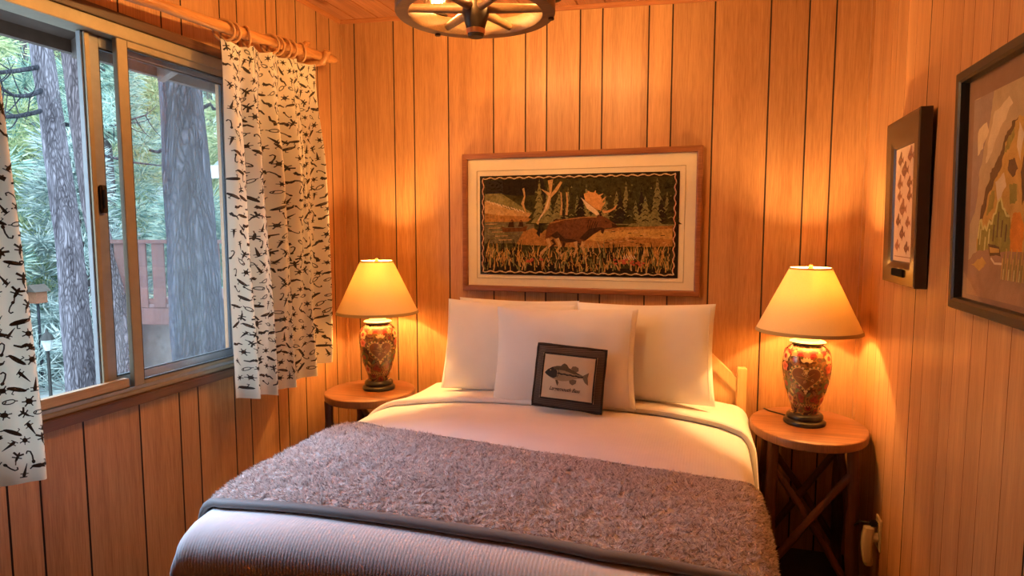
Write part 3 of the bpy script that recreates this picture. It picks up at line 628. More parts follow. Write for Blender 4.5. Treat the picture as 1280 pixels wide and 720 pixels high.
# ------------------------------------------------------------------ fur throw across the foot of the bed
thr = thing('throw_blanket', 'grey-brown fur throw with satin binding laid across the foot of the bed', 'throw blanket', (XC, 1.7, 0.70))
TB = ([-0.80, -0.74, -0.66, -0.5, -0.25, 0.1, 0.4, 0.6, 0.70, 0.80, 0.92, 1.12], [2.10, 2.13, 2.12, 2.02, 1.95, 1.90, 1.90, 1.93, 1.955, 1.99, 2.0, 2.0])
TF = ([-0.80, -0.74, -0.66, -0.5, -0.25, 0.1, 0.4, 0.6, 0.72, 0.82, 1.12], [1.425, 1.415, 1.39, 1.375, 1.355, 1.345, 1.345, 1.375, 1.40, 1.40, 1.40])
def tpt(a, t, off):
    y = lerp(interp(a, *TF), interp(a, *TB), t); return secn(a, y, off)
NA, NTT = 110, 34; AT = np.linspace(-0.80, 1.12, NA); TT = np.linspace(0, 1, NTT)
def puff(a, t): return 0.017 + 0.009 * math.sin(PI * t) ** 0.5 + 0.006 * noise.noise(Vector((a * 4, t * 3, 0))) - 0.013 * sstep(a, 0.66, 0.84)
top = [[tpt(a, t, puff(a, t))[0] for a in AT] for t in TT]; bot = [[tpt(a, t, 0.003)[0] for a in AT] for t in TT]
mb = MB().grid(top, 0).grid(bot, 0, flip=True); mb.grid([top[0], bot[0]], 0); mb.grid([bot[-1], top[-1]], 0); mb.grid([[r[0] for r in bot], [r[0] for r in top]], 0); mb.grid([[r[-1] for r in top], [r[-1] for r in bot]], 0)
mb.build('backing', M['pilebase'], thr, smooth=80)
mb = MB()
path = [tpt(a, 0, 0.011)[0] for a in np.linspace(-0.80, 1.12, 90)]; rows = []
for a in np.linspace(-0.81, 1.12, 100):          # flattened roll of satin binding along the front edge
    q = []; tw = 1 + 0.12 * noise.noise(Vector((a * 6, 1, 0))); lift = 0.010 * math.exp(-((a + 0.80) / 0.05) ** 2)
    yb = interp(a, *TF)
    for k in range(10):
        th = 2 * PI * k / 10; q.append(secn(a, yb - 0.006 + 0.017 * tw * math.cos(th), 0.014 + lift + 0.012 * math.sin(th))[0])
    rows.append(q)
mb.grid(rows, 0, cv=True)
for aa in (-0.806, 1.122):
    mb.tube([tpt(aa, t, 0.013)[0] for t in np.linspace(0, 1, 40)], 0.009, 8)
mb.tube([tpt(a, 1, 0.011)[0] for a in AT], 0.009, 8)
mb.build('satin_binding', M['binding'], thr, smooth=75)
NC, PER = 13000, 9; NB = NC * PER
Ac = RNG.uniform(-0.797, 1.115, NC); Tc = RNG.uniform(0.012, 0.99, NC); cang = RNG.normal(0, 1.1, NC); ctl = RNG.normal(0, 0.3, NC)
rep = lambda v: np.repeat(v, PER)
A = np.clip(rep(Ac) + RNG.normal(0, 0.0032, NB), -0.798, 1.117); T = np.clip(rep(Tc) + RNG.normal(0, 0.0055, NB), 0.01, 0.995)
ia = np.clip((A + 0.80) / 1.92 * (NA - 1), 0, NA - 1.001); it = T * (NTT - 1); it = np.clip(it, 0, NTT - 1.001); i0 = ia.astype(int); j0 = it.astype(int); fa = (ia - i0)[:, None]; ft = (it - j0)[:, None]
G = np.array(top); Pp = (G[j0, i0] * (1 - fa) + G[j0, i0 + 1] * fa) * (1 - ft) + (G[j0 + 1, i0] * (1 - fa) + G[j0 + 1, i0 + 1] * fa) * ft
du = G[j0, i0 + 1] - G[j0, i0]; dv = G[j0 + 1, i0] - G[j0, i0]; Nn = np.cross(du, dv); Nn /= np.linalg.norm(Nn, axis=1)[:, None]
du /= np.linalg.norm(du, axis=1)[:, None]; dv /= np.linalg.norm(dv, axis=1)[:, None]
fld = np.array([noise.noise(Vector((a * 3.2, t * 2.2, 5))) for a, t in zip(A, T)]); fl2 = np.array([noise.noise(Vector((a * 16, t * 9, 9))) for a, t in zip(A, T)])
ang = 2.6 * fld + 2.2 * fl2 + rep(cang) + RNG.normal(0, 0.25, NB) - PI / 2; tl = 1.5 + 0.5 * fl2 + rep(ctl) + RNG.normal(0, 0.15, NB)
D = Nn + (du * np.cos(ang)[:, None] + dv * np.sin(ang)[:, None]) * tl[:, None]; D /= np.linalg.norm(D, axis=1)[:, None]
pl = blades_mesh('fur_pile', M['pile'], Pp - Nn * 0.002 - np.array(thr.location), D, RNG.uniform(0.010, 0.019, NB), RNG.uniform(0.0018, 0.0034, NB), thr, 0.4); pl['kind'] = 'stuff'

# ------------------------------------------------------------------ bedside tables
def bedside_table(label, c, rx, ry, H, tilt=0.0, grain=0.0, legs=None):
    root = thing('bedside_table', label, 'bedside table', (c[0], c[1], 0.0), 'round rustic bedside tables'); th = 0.036; n = 64
    prof = [(0.0, H), (0.5, H), (0.97, H), (0.99, H - 0.002), (1.0, H - 0.006), (0.995, H - th + 0.005), (0.97, H - th), (0.5, H - th), (0.0, H - th)]
    rows = []
    for r, z in prof:
        rows.append([(c[0] + rx * r * (1 + 0.012 * noise.noise(Vector((math.cos(a) * 1.5, math.sin(a) * 1.5, c[0])))) * math.cos(a), c[1] + ry * r * math.sin(a), z) for a in np.linspace(0, 2 * PI, n, endpoint=False)])
    MB().grid(rows, 0, cv=True, flip=True, mfn=lambda i, j: 1 if 3 <= i <= 5 else 0).build('tabletop', [M['slab'], M['slabedge']], root)
    d = 0.155
    L = legs or [(-d, -d), (d, -d), (d, d), (-d, d)]
    ends = []
    for (dx, dy) in L:
        a = Vector((c[0] + dx * 0.98, c[1] + dy * 0.98, 0.0)); b = Vector((c[0] + dx * 0.90, c[1] + dy * 0.90, H - th + 0.004)); ends.append((a, b))
        pts = [a.lerp(b, t) + Vector((0.006 * noise.noise(a * 5 + Vector((0, 0, t * 4))), 0.006 * noise.noise(b * 5 + Vector((t * 4, 0, 0))), 0)) for t in np.linspace(0, 1, 14)]
        MB().tube(pts, [0.0235 - 0.003 * t for t in np.linspace(0, 1, 14)], 12, wob=0.25).build('leg', M['leg'], root)
    for i, j, both in ((0, 1, True), (1, 2, False), (2, 3, True), (3, 0, False)):
        for k in ((0, 1) if both else (0,)):
            p = ends[i][k].lerp(ends[i][1 - k], 0.16); q = ends[j][1 - k].lerp(ends[j][k], 0.10 if k else 0.16)
            o = (p - q).cross(Vector((0, 0, 1))).normalized() * (0.014 if k else -0.014)
            MB().tube([p.lerp(q, t) + o * math.sin(PI * t) + Vector((0, 0, 0.012 * math.sin(PI * t))) for t in np.linspace(0, 1, 10)], 0.014, 10, wob=0.3).build('cross_brace', M['leg'], root)
    return root
HT = 0.650
bedside_table('round twig-legged bedside table left of the bed under the window curtain corner', (-1.558, 2.70), 0.212, 0.225, HT)
bedside_table('round twig-legged bedside table right of the bed beside the right wall', (0.385, 2.728), 0.216, 0.255, HT)

# ------------------------------------------------------------------ table lamps
def vase_base_mat():
    t = NT('painted vase glaze'); co = t.coords((1, 1, 1)); vo = t.n('ShaderNodeTexVoronoi'); vo.inputs['Scale'].default_value = 34; nz = t.noise(co, 30, 4, 0.6, 1.0)
    t.l(co, vo.inputs['Vector']); f = t.math('ADD', t.math('MULTIPLY', vo.outputs['Distance'], 0.7), t.math('MULTIPLY', nz, 0.5))
    t.col(t.ramp(f, [(0.28, (0.06, 0.010, 0.008)), (0.42, (0.20, 0.018, 0.016)), (0.55, (0.06, 0.055, 0.018)), (0.66, (0.26, 0.12, 0.035)), (0.74, (0.06, 0.018, 0.012))])); t.set(Roughness=0.22, Coat_Weight=0.6, Coat_Roughness=0.1); return t.m
VM = [vase_base_mat()] + [plain('vase paint %s' % nm, c, 0.3, 0, 0.15, 60) for nm, c in (('umber', (0.14, 0.045, 0.016)), ('gold', (0.46, 0.31, 0.10)), ('crimson', (0.30, 0.014, 0.016)), ('coral', (0.46, 0.11, 0.075)), ('cream', (0.56, 0.42, 0.22)), ('moss', (0.06, 0.085, 0.025)), ('peach', (0.52, 0.26, 0.10)))]
VPROF = [(r_, 0.047 + (z_ - 0.047) * 0.955) for r_, z_ in [(0.048, 0.050), (0.050, 0.056), (0.053, 0.072), (0.062, 0.100), (0.074, 0.140), (0.0835, 0.185), (0.0885, 0.225), (0.090, 0.255), (0.0875, 0.285), (0.080, 0.308), (0.069, 0.322), (0.058, 0.330), (0.0535, 0.335), (0.0535, 0.340)]]
def table_lamp(label, c, z0, turn, power):
    root = thing('table_lamp', label, 'table lamp', (c[0], c[1], z0), 'matching table lamps with painted vases'); cc = (c[0], c[1], z0)
    b = MB().lathe([(0, 0), (0.076, 0), (0.0785, 0.004), (0.0785, 0.012), (0.074, 0.018), (0.066, 0.021), (0.066, 0.026), (0.069, 0.030), (0.066, 0.040), (0.058, 0.046), (0.0, 0.047)], cc, 48); b.build('base', M['blackwood'], root)
    mb = MB(); mb.lathe([(0.0, 0.047)] + [(0.055, 0.0465)] + VPROF + [(0.0, 0.328)], cc, 64)
    th0 = math.atan2(-c[1], -c[0]) + turn
    def V(x, y, o=0.0008):         # x along the girth, y height on the vase
        r = interp(y, [p[1] for p in VPROF], [p[0] for p in VPROF]); a = th0 + x / 0.085; return (c[0] + (r + o) * math.cos(a), c[1] + (r + o) * math.sin(a), z0 + y)
    def heart(s):
        def f(a):
            r = s * (0.82 - 0.30 * abs(math.sin((a - PI / 2) / 2 + PI / 2)) ** 0.0 * 0 + 0.0); t = a
            x = 16 * math.sin(t) ** 3 / 17; y = (13 * math.cos(t) - 5 * math.cos(2 * t) - 2 * math.cos(3 * t) - math.cos(4 * t)) / 17; return (s * x, s * y)
        return f
    rnd = random.Random(3)
    for k in range(6):                                            # heart medallions and flowers around the girth
        X = k * 0.178 / 2 if k < 3 else -(k - 2) * 0.178 / 2
        if k in (0, 2, 4):
            for s, mi, o in ((0.066, 6, 0.0006), (0.058, 2, 0.0009), (0.054, 1, 0.0012)): mb.disc((X, 0.200), heart(s), lambda x, y, o=o: V(x, y, o), mi, 40, 6)
            for j in range(30):
                a = 2 * PI * j / 30; x, y = heart(0.0625)(a); mb.disc((X + x, 0.200 + y), lambda q: (0.0045 * math.cos(q), 0.0045 * math.sin(q)), lambda x, y: V(x, y, 0.0014), 5 if j % 2 else 2, 8, 1)
            for (x, y) in ((-0.010, 0.215), (0.004, 0.209), (-0.004, 0.185), (0.022, 0.193)): mb.stroke([(X + x - .005, y), (X + x, y + .005), (X + x + .005, y), (X + x, y - .005), (X + x - .005, y)], 0.0014, lambda x, y: V(x, y, 0.0016), 5, 1)
            for j in range(10):
                a = j / 10 * 2 * PI; mb.stroke([(X, 0.197), (X + 0.035 * math.cos(a), 0.203 + 0.03 * math.sin(a))], 0.0012, lambda x, y: V(x, y, 0.0015), 2 if j % 2 else 6, 5)
            for j in range(5):
                a = PI / 2 + (j - 2) * 0.42; mb.disc((X + 0.018 * math.cos(a), 0.254 + 0.018 * math.sin(a)), lambda q: (0.009 * math.cos(q), 0.0045 * math.sin(q)), lambda x, y: V(x, y, 0.0017), 5, 10, 2, rot=a)
        else:
            for (dx, y, r, mi) in ((0, 0.275, 0.021, 5), (0.0, 0.235, 0.019, 4), (0.006, 0.105, 0.022, 7), (0, 0.165, 0.026, 6)):
                mb.disc((X + dx, y), lambda q, r=r: (r * (1 + 0.14 * math.sin(5 * q)) * math.cos(q), r * (1 + 0.14 * math.sin(5 * q)) * math.sin(q)), lambda x, yy: V(x, yy, 0.0011), mi, 30, 4)
                mb.disc((X + dx, y), lambda q, r=r: (r * .45 * math.cos(q), r * .45 * math.sin(q)), lambda x, yy: V(x, yy, 0.0014), 3 if mi != 3 else 5, 16, 2)
    for j in range(22):
        x = j * 0.0243; mb.disc((x, 0.290 + 0.004 * (j % 2)), lambda q: (0.015 * (1 + .25 * math.sin(5 * q)) * math.cos(q), 0.011 * (1 + .25 * math.sin(5 * q)) * math.sin(q)), lambda x, y: V(x, y, 0.0010), (4, 3, 7, 3, 6, 3)[j % 6], 14, 2)
        mb.disc((x + 0.012, 0.132 + 0.006 * (j % 3)), lambda q: (0.013 * math.cos(q), 0.006 * math.sin(q)), lambda x, y: V(x, y, 0.0010), (6, 1, 6, 2)[j % 4], 12, 2, rot=0.9 * (-1) ** j)
    for j in range(34): mb.stroke([(j * 0.0157, 0.078), (j * 0.0157 + 0.008, 0.092), (j * 0.0157 + 0.0157, 0.078)], 0.0014, lambda x, y: V(x, y, 0.0009), 2, 3)
    mb.build('vase', VM, root, smooth=50)
    cap = MB().lathe([(0.0, 0.321), (0.053, 0.321), (0.0665, 0.327), (0.067, 0.3305), (0.064, 0.333), (0.042, 0.337), (0.040, 0.342), (0.020, 0.345), (0.012, 0.352), (0.0, 0.353)], cc, 44, mfn=lambda i, j: 1 if i in (1, 2) else 0).build('vase_cap', [plain('pale painted cap', (0.74, 0.66, 0.48), 0.35), M['blackwood']], root)
    MB().tube([(c[0], c[1], z0 + 0.350), (c[0], c[1], z0 + 0.43)], 0.013, 14).build('socket', M['brass'], root)
    ha = MB(); ha.tube([(c[0] + 0.05 * math.sin(PI * t) * (1 if s > 0 else -1), c[1], z0 + 0.39 + 0.243 * t) for s in (1,) for t in np.linspace(0, 1, 16)], 0.0018, 6); ha.tube([(c[0] - 0.05 * math.sin(PI * t), c[1], z0 + 0.39 + 0.243 * t) for t in np.linspace(0, 1, 16)], 0.0018, 6); ha.build('harp', M['brass'], root)
    bu = MB().lathe([(0.0, 0.432), (0.013, 0.432), (0.014, 0.445), (0.022, 0.463), (0.0295, 0.485), (0.029, 0.503), (0.022, 0.517), (0.010, 0.524), (0.0, 0.525)], cc, 24).build('bulb', M['bulb'], root)
    zb, zt, rb, rt = 0.372, 0.622, 0.196, 0.076
    sh = MB(); sh.lathe([(rb, zb), (lerp(rb, rt, .5), lerp(zb, zt, .5)), (rt, zt)], cc, 72); sh.lathe([(rt - 0.0015, zt), (lerp(rb, rt, .5) - 0.0015, lerp(zb, zt, .5)), (rb - 0.0015, zb)], cc, 72)
    so = sh.build('lamp_shade', M['shade'], root)
    tr = MB(); tr.lathe([(rb + 0.001, zb - 0.002), (rb - 0.004 + 0.001, zb + 0.011)], cc, 72); tr.lathe([(rb - 0.003, zb - 0.002), (rb + 0.001, zb - 0.002)], cc, 72); tr.build('lower_trim', M['shadetrim'], so); tr = MB(); tr.lathe([(rt + 0.004, zt - 0.006), (rt + 0.001, zt + 0.001), (rt - 0.003, zt + 0.001)], cc, 60); tr.build('upper_trim', M['shadetrim'], so)
    fi = MB(); fi.tube([(c[0] - rt + 0.004, c[1], z0 + zt - 0.006), (c[0] + rt - 0.004, c[1], z0 + zt - 0.006)], 0.0016, 6); fi.tube([(c[0], c[1] - rt + 0.004, z0 + zt - 0.006), (c[0], c[1] + rt - 0.004, z0 + zt - 0.006)], 0.0016, 6)
    fi.lathe([(0.0, 0.616), (0.010, 0.618), (0.010, 0.622), (0.006, 0.626), (0.007, 0.632), (0.004, 0.637), (0.0, 0.638)], cc, 16); fi.build('finial', M['brass'], root)
    L = bpy.data.lights.new('lamp_bulb_light', 'POINT'); L.energy = power; L.color = LAMPC; L.shadow_soft_size = 0.028
    lo = bpy.data.objects.new('lamp_bulb_light', L); COL.objects.link(lo); lo.location = (c[0], c[1], z0 + 0.535)
    return root
LAMPC = (1.0, 0.575, 0.205)
table_lamp('lit table lamp with floral vase left of the bed, near the curtain', (-1.532, 2.735), HT, 0.12, 24)
right_lamp = table_lamp('lit table lamp with floral vase right of the bed, near the right wall', (0.373, 2.738), HT, 0.0, 24)
mb = MB(); mb.tube([(0.33, 2.80, HT + 0.004), (0.29, 2.83, HT + 0.005), (0.25, 2.86, HT + 0.006), (0.235, 2.90, HT + 0.004), (0.24, 2.962, HT - 0.03), (0.26, 2.975, 0.4), (0.30, 2.98, 0.02)], 0.003, 8)
mb.build('cord', M['cord'], right_lamp)

# ------------------------------------------------------------------ wagon wheel chandelier
wc = Vector((-0.757, 2.03, 2.118)); ch = thing('wagon_wheel_chandelier', 'wooden wagon wheel chandelier hanging from the pine ceiling', 'chandelier', (wc.x, wc.y, ceil_z(wc.x)))
MB().lathe([(0.219, 0.0), (0.257, 0.0), (0.260, 0.003), (0.260, 0.052), (0.257, 0.055), (0.219, 0.055), (0.217, 0.052), (0.217, 0.003), (0.219, 0.0)], wc, 96).build('rim', M['wheel'], ch)
hub = MB().lathe([(0.0, -0.070), (0.024, -0.070), (0.0265, -0.066), (0.029, -0.045), (0.031, -0.040), (0.040, -0.012), (0.044, 0.0), (0.044, 0.05), (0.036, 0.062), (0.0, 0.064)], wc, 40).build('hub', M['iron'], ch)
MB().lathe([(0.0275, -0.060), (0.0300, -0.058), (0.0315, -0.046), (0.0295, -0.044)], wc, 36).build('copper_band', M['copper'], hub)
for k in range(6):
    a = math.radians(17.3) + k * PI / 3; d = Vector((math.cos(a), math.sin(a), 0)); pts = [wc + Vector((0, 0, 0.022)) + d * r for r in (0.036, 0.06, 0.10, 0.15, 0.19, 0.222)]
    MB().tube(pts, [0.0165, 0.0165, 0.0155, 0.0145, 0.0135, 0.0125], 14).build('spoke', M['wheel'], ch)
MB().tube([wc + Vector((0, 0, 0.06)), Vector((wc.x, wc.y, ceil_z(wc.x)))], 0.008, 12).build('stem', M['iron'], ch)
MB().lathe([(0.0, 0.0), (0.06, 0.0), (0.058, -0.008), (0.035, -0.022), (0.014, -0.028), (0.0, -0.028)], (wc.x, wc.y, ceil_z(wc.x)), 36).build('ceiling_canopy', M['iron'], ch)
for k in range(3):
    a = math.radians(17.3 + 6) + k * 2 * PI / 3; p = wc + Vector((math.cos(a), math.sin(a), 0)) * 0.250
    s = MB().lathe([(0.0, -0.006), (0.010, -0.006), (0.010, 0.0), (0.006, 0.0), (0.006, 0.055), (0.034, 0.058), (0.036, 0.064), (0.022, 0.070), (0.013, 0.074), (0.012, 0.100), (0.0, 0.100)], p, 24).build('lamp_socket', M['iron'], ch)
    g = MB().lathe([(0.033, 0.066), (0.044, 0.085), (0.050, 0.110), (0.045, 0.140), (0.036, 0.165), (0.034, 0.185)], p, 36)
    g.lathe([(0.0325, 0.185), (0.0345, 0.165), (0.0435, 0.140), (0.0485, 0.110), (0.0425, 0.085), (0.0315, 0.066)], p, 36); g.build('glass_shade', M['globe'], s)
    MB().lathe([(0.0, 0.100), (0.009, 0.100), (0.012, 0.115), (0.015, 0.130), (0.011, 0.147), (0.0, 0.155)], p, 20).build('bulb', M['bulb'], s)
    L = bpy.data.lights.new('chandelier_light', 'POINT'); L.energy = 44; L.color = LAMPC; L.shadow_soft_size = 0.02
    lo = bpy.data.objects.new('chandelier_light', L); COL.objects.link(lo); lo.location = p + Vector((0, 0, 0.128))

# ------------------------------------------------------------------ framed moose tapestry on the back wall
def frame_bars(mb, put, u0, u1, v0, v1, w, d0, d1, mi=0, wr=None):
    """mitred frame; put(u, v, depth) -> point; depth d0 wall side, d1 front; rounded inner lip"""
    ws = wr or [w] * 4; O = [(u0, v0), (u1, v0), (u1, v1), (u0, v1)]; I = [(u0 + ws[0], v0 + ws[3]), (u1 - ws[1], v0 + ws[3]), (u1 - ws[1], v1 - ws[2]), (u0 + ws[0], v1 - ws[2])]
    for k in range(4):
        j = (k + 1) % 4; q = lambda t, p: (lerp(O[p][0], I[p][0], t), lerp(O[p][1], I[p][1], t))
        rows = []
        for t, d in ((0, d0), (0, d1 - 0.003), (0.1, d1), (0.7, d1), (0.92, d1 - 0.004), (1, d1 - 0.012), (1, d0)): rows.append([put(*q(t, k), d), put(*q(t, j), d)])
        mb.grid(rows, mi)
    return mb
mp = thing('framed_picture', 'wide framed moose tapestry hanging on the back wall above the bed', 'picture', (-0.612, 2.99, 1.11), 'framed pictures on the panelled walls')
put = lambda u, v, d: (u, YB - d, v)
u0, u1, v0, v1 = -1.184, -0.046, 1.119, 1.789
frame_bars(MB(), put, u0, u1, v0, v1, 0.027, 0.001, 0.030).build('frame', M['casing2'] if 'casing2' in M else panel_wood('reddish frame wood', 'X', (0.15, 0.045, 0.015), (0.25, 0.085, 0.028), (0.34, 0.13, 0.045), board=False, along='X'), mp)
mb = MB(); mb.add([put(u0 + 0.02, v0 + 0.02, 0.014), put(u1 - 0.02, v0 + 0.02, 0.014), put(u1 - 0.02, v1 - 0.02, 0.014), put(u0 + 0.02, v1 - 0.02, 0.014)], [(0, 1, 2, 3)])
frame_bars(mb, put, u0 + 0.072, u1 - 0.072, v0 + 0.062, v1 - 0.082, 0.003, 0.014, 0.0162, 1)
mb.build('mat_board', [plain('cream mat board', (0.74, 0.62, 0.43), 0.85, 0, 0.02), plain('mat bevel', (0.42, 0.31, 0.18), 0.8)], mp, smooth=0)
# tapestry drawing, coordinates read from the picture itself, put back on its own flat rectangle
TLc, TRc, BRc, BLc = (135, 190), (950, 165), (938, 597), (145, 590)
TU0, TU1, TV0, TV1 = u0 + 0.090, u1 - 0.098, v0 + 0.082, v1 - 0.108
def rect(x, y):
    s, t = 0.5, 0.5
    for _ in range(12):
        yt = lerp(TLc[1], TRc[1], s); yb = lerp(BLc[1], BRc[1], s); t = (y - yt) / (yb - yt); xl = lerp(TLc[0], BLc[0], t); xr = lerp(TRc[0], BRc[0], t); s = (x - xl) / (xr - xl)
    return s, t
def TP(x, y, d): s, t = rect(x, y); return (lerp(TU0, TU1, s), YB - 0.0165 - d, lerp(TV1, TV0, t))
def weave(nm, c, var=0.45, sc_=70):
    t = NT(nm); a = t.noise(t.coords((1, 1, 1)), sc_, 5, 0.7, 0.6); b = t.noise(t.coords((1, 1, 1.4)), 300, 2)
    t.col(t.ramp(t.math('ADD', t.math('MULTIPLY', a, .75), t.math('MULTIPLY', b, .25)), [(0.36, tuple(x * (1 - var) for x in c)), (0.62, tuple(min(1, x * (1 + var)) for x in c))])); t.set(Roughness=0.95, Specular_IOR_Level=0.05); t.bump(b, 0.5, 0.002); return t.m
TM = [weave('tapestry black', (0.020, 0.014, 0.010), 0.4), weave('tapestry forest', (0.040, 0.033, 0.012), 0.8, 45), weave('tapestry olive', (0.175, 0.145, 0.05), 0.5), weave('tapestry tan', (0.42, 0.24, 0.085), 0.35), weave('tapestry rust', (0.30, 0.135, 0.035), 0.45), weave('tapestry moose', (0.115, 0.042, 0.016), 0.4), weave('tapestry dark brown', (0.045, 0.020, 0.009), 0.4), weave('tapestry antler', (0.50, 0.24, 0.075), 0.3), weave('tapestry red', (0.36, 0.075, 0.04), 0.3), weave('tapestry cream', (0.58, 0.42, 0.24), 0.3), weave('tapestry water', (0.12, 0.095, 0.045), 0.5), weave('tapestry gold grass', (0.40, 0.22, 0.055), 0.4)]
mb = MB(); lay = [0.0006]
def art(pts, mi, w=None):
    lay[0] += 0.000008; d = lay[0]; fn = lambda x, y: TP(x, y, d)
    if w is None: mb.poly(pts, fn, mi)
    else: mb.stroke(pts, w, fn, mi, 1)
art([TLc, TRc, BRc, BLc], 0)
art([(155, 205), (935, 185), (922, 582), (160, 578)], 1)
art([(160, 208), (410, 200), (420, 262), (300, 268), (230, 262), (160, 270)], 0)
art([(160, 262), (230, 258), (300, 300), (380, 345), (380, 350), (160, 300)], 2); art([(158, 292), (200, 296), (262, 322), (352, 336), (380, 350), (380, 372), (160, 376)], 3); art([(160, 340), (230, 348), (360, 352), (372, 378), (160, 380)], 4)
for k in range(14): x = 165 + k * 12; art([(x, 288 + k * 3), (x + 10, 294 + k * 3 + (k % 3) * 3)], 9, 4)
art([(160, 376), (372, 372), (380, 420), (300, 462), (160, 462)], 10)
for k in range(9): art([(165 + (k * 37) % 60, 385 + k * 8), (215 + (k * 53) % 90, 383 + k * 8)], 2 if k % 2 else 3, 3)
rnd = random.Random(11)
for k in range(34):                                     # conifers of the far forest
    x = 380 + (k * 97 % 545); b = 392 + rnd.uniform(-18, 0); h = rnd.uniform(95, 190); w = rnd.uniform(26, 44); t = max(b - h, 190)
    pts = [(x, t)]; n = 6
    for j in range(1, n): pts += [(x + w * j / n * 0.9, lerp(t, b, j / n)), (x + w * j / n * 0.5, lerp(t, b, j / n) + 3)]
    pts += [(x + w, b), (x - w, b)]
    for j in range(n - 1, 0, -1): pts += [(x - w * j / n * 0.5, lerp(t, b, j / n) + 3), (x - w * j / n * 0.9, lerp(t, b, j / n))]
    art(pts, (1, 2, 0, 2)[k % 4])
    for j in range(5):
        yy = lerp(t + 15, b - 8, j / 5); art([(x - w * 0.3 * (j + 1) / 5, yy + 6), (x, yy), (x + w * 0.3 * (j + 1) / 5, yy + 6)], (2, 0, 1, 0)[(k + j) % 4], 4)
art([(372, 455), (420, 405), (520, 410), (640, 405), (720, 392), (922, 384), (920, 475), (760, 470), (600, 480), (380, 480)], 4)
art([(560, 440), (640, 412), (740, 402), (920, 396), (918, 440), (760, 430), (640, 450)], 11)
art([(296, 470), (330, 412), (372, 398), (420, 430), (430, 480)], 4)
for k in range(60): x = 590 + rnd.uniform(0, 325); y = 402 + rnd.uniform(0, 60); art([(x, y), (x + rnd.uniform(8, 22), y - 2)], rnd.choice((3, 11, 6, 4)), 3)
art([(160, 470), (300, 466), (600, 478), (920, 468), (918, 582), (160, 580)], 1); art([(160, 545), (300, 525), (420, 545), (560, 535), (640, 560), (900, 560), (918, 580), (160, 578)], 0)
# dead tree, snags
art([(382, 378), (412, 330), (432, 268), (400, 238), (438, 255), (430, 205), (452, 200), (445, 258), (482, 208), (490, 212), (470, 248), (444, 275), (436, 318), (400, 358), (392, 385)], 3)
art([(392, 368), (424, 318), (438, 268)], 9, 4); art([(322, 240), (330, 270), (318, 300), (334, 330), (330, 360), (342, 340), (330, 300), (336, 268), (330, 235)], 3)
for x in (482, 505): art([(x, 250), (x + 4, 300), (x - 2, 345), (x + 8, 345), (x + 10, 300), (x + 6, 255)], 3)
art([(384, 420), (392, 400), (398, 378), (402, 400), (398, 436)], 0)
# canoe with two paddlers
art([(234, 392), (250, 398), (320, 398), (346, 388), (340, 412), (240, 416)], 5); art([(262, 396), (268, 376), (286, 372), (290, 396)], 6); art([(306, 394), (312, 374), (326, 372), (330, 394)], 6); art([(272, 372), (280, 362), (288, 372)], 5); art([(312, 372), (318, 364), (326, 372)], 5)
# moose
art([(438, 378), (470, 362), (530, 358), (580, 350), (625, 352), (650, 362), (668, 372), (664, 396), (640, 402), (615, 418), (590, 440), (570, 462), (556, 474), (546, 452), (510, 458), (488, 462), (470, 438), (446, 432), (432, 452), (420, 446), (426, 405)], 5)
art([(624, 352), (650, 346), (676, 358), (700, 380), (696, 392), (676, 392), (656, 398), (636, 404), (615, 400)], 5); art([(660, 362), (690, 378), (684, 388), (660, 386)], 6)
art([(640, 352), (664, 352), (684, 366), (706, 380), (712, 388), (706, 396), (690, 394), (670, 396), (652, 400), (636, 404)], 5); art([(690, 376), (712, 384), (710, 394), (692, 392)], 6); art([(648, 392), (662, 398), (656, 420), (648, 414)], 6); art([(628, 352), (640, 338), (646, 352)], 5); art([(664, 366), (670, 366), (670, 370), (664, 370)], 0)
art([(440, 378), (500, 363), (580, 352), (630, 352)], 4, 4)
art([(560, 440), (600, 400), (640, 392), (655, 398), (620, 420), (585, 448)], 6); art([(442, 430), (470, 410), (500, 440), (545, 444), (560, 452), (520, 456), (490, 452)], 6)
for pts in ([(430, 440), (440, 470), (405, 500), (392, 512)], [(470, 440), (484, 472), (470, 490), (492, 516)], [(545, 452), (552, 478), (540, 508)], [(578, 452), (572, 476), (590, 500)]): art(pts, 3, (16, 8)); 
for pts in ([(450, 445), (462, 462), (440, 480)], [(500, 455), (494, 480), (480, 492)], [(560, 458), (558, 478)]): art(pts, 6, (14, 7))
for k in range(5): art([(600 + k * 9, 362 + k * 2), (592 + k * 8, 398)], 6, 3)
art([(566, 272), (592, 318), (630, 345), (642, 340), (628, 322), (600, 300)], 9)
art([(578, 258), (600, 250), (628, 254), (648, 270), (656, 300), (648, 325), (632, 322), (604, 302), (584, 285)], 7)
for a, b in (((600, 252), (592, 246)), ((622, 254), (626, 244)), ((640, 266), (656, 256)), ((650, 286), (668, 268)), ((652, 305), (664, 290))): art([a, b], 7, (9, 2))
art([(652, 322), (668, 326), (692, 318), (710, 300), (704, 318), (680, 332), (656, 336)], 7)
# grasses and flowers
for k in range(560):
    x = rnd.uniform(165, 912); y = rnd.uniform(492, 578); hgt = rnd.uniform(18, 52) * (1.15 if x < 320 or x > 640 else 0.8); lean = rnd.uniform(-18, 18)
    art([(x, y), (x + lean * .4, y - hgt * .6), (x + lean, y - hgt)], rnd.choice((11, 3, 2, 0, 4, 2, 11, 0)), (5.5, 1.5))
for k in range(26):
    x, y = (rnd.uniform(690, 815), rnd.uniform(520, 548)) if k < 18 else (rnd.uniform(342, 415), rnd.uniform(524, 538)); art([(x - 8, y), (x, y - 5), (x + 8, y), (x, y + 5)], 8)
for k in range(8): x, y = 735 + k * 6, 512 - (k % 3) * 5; art([(x, y), (x + 4, y + 12)], 9, 3)
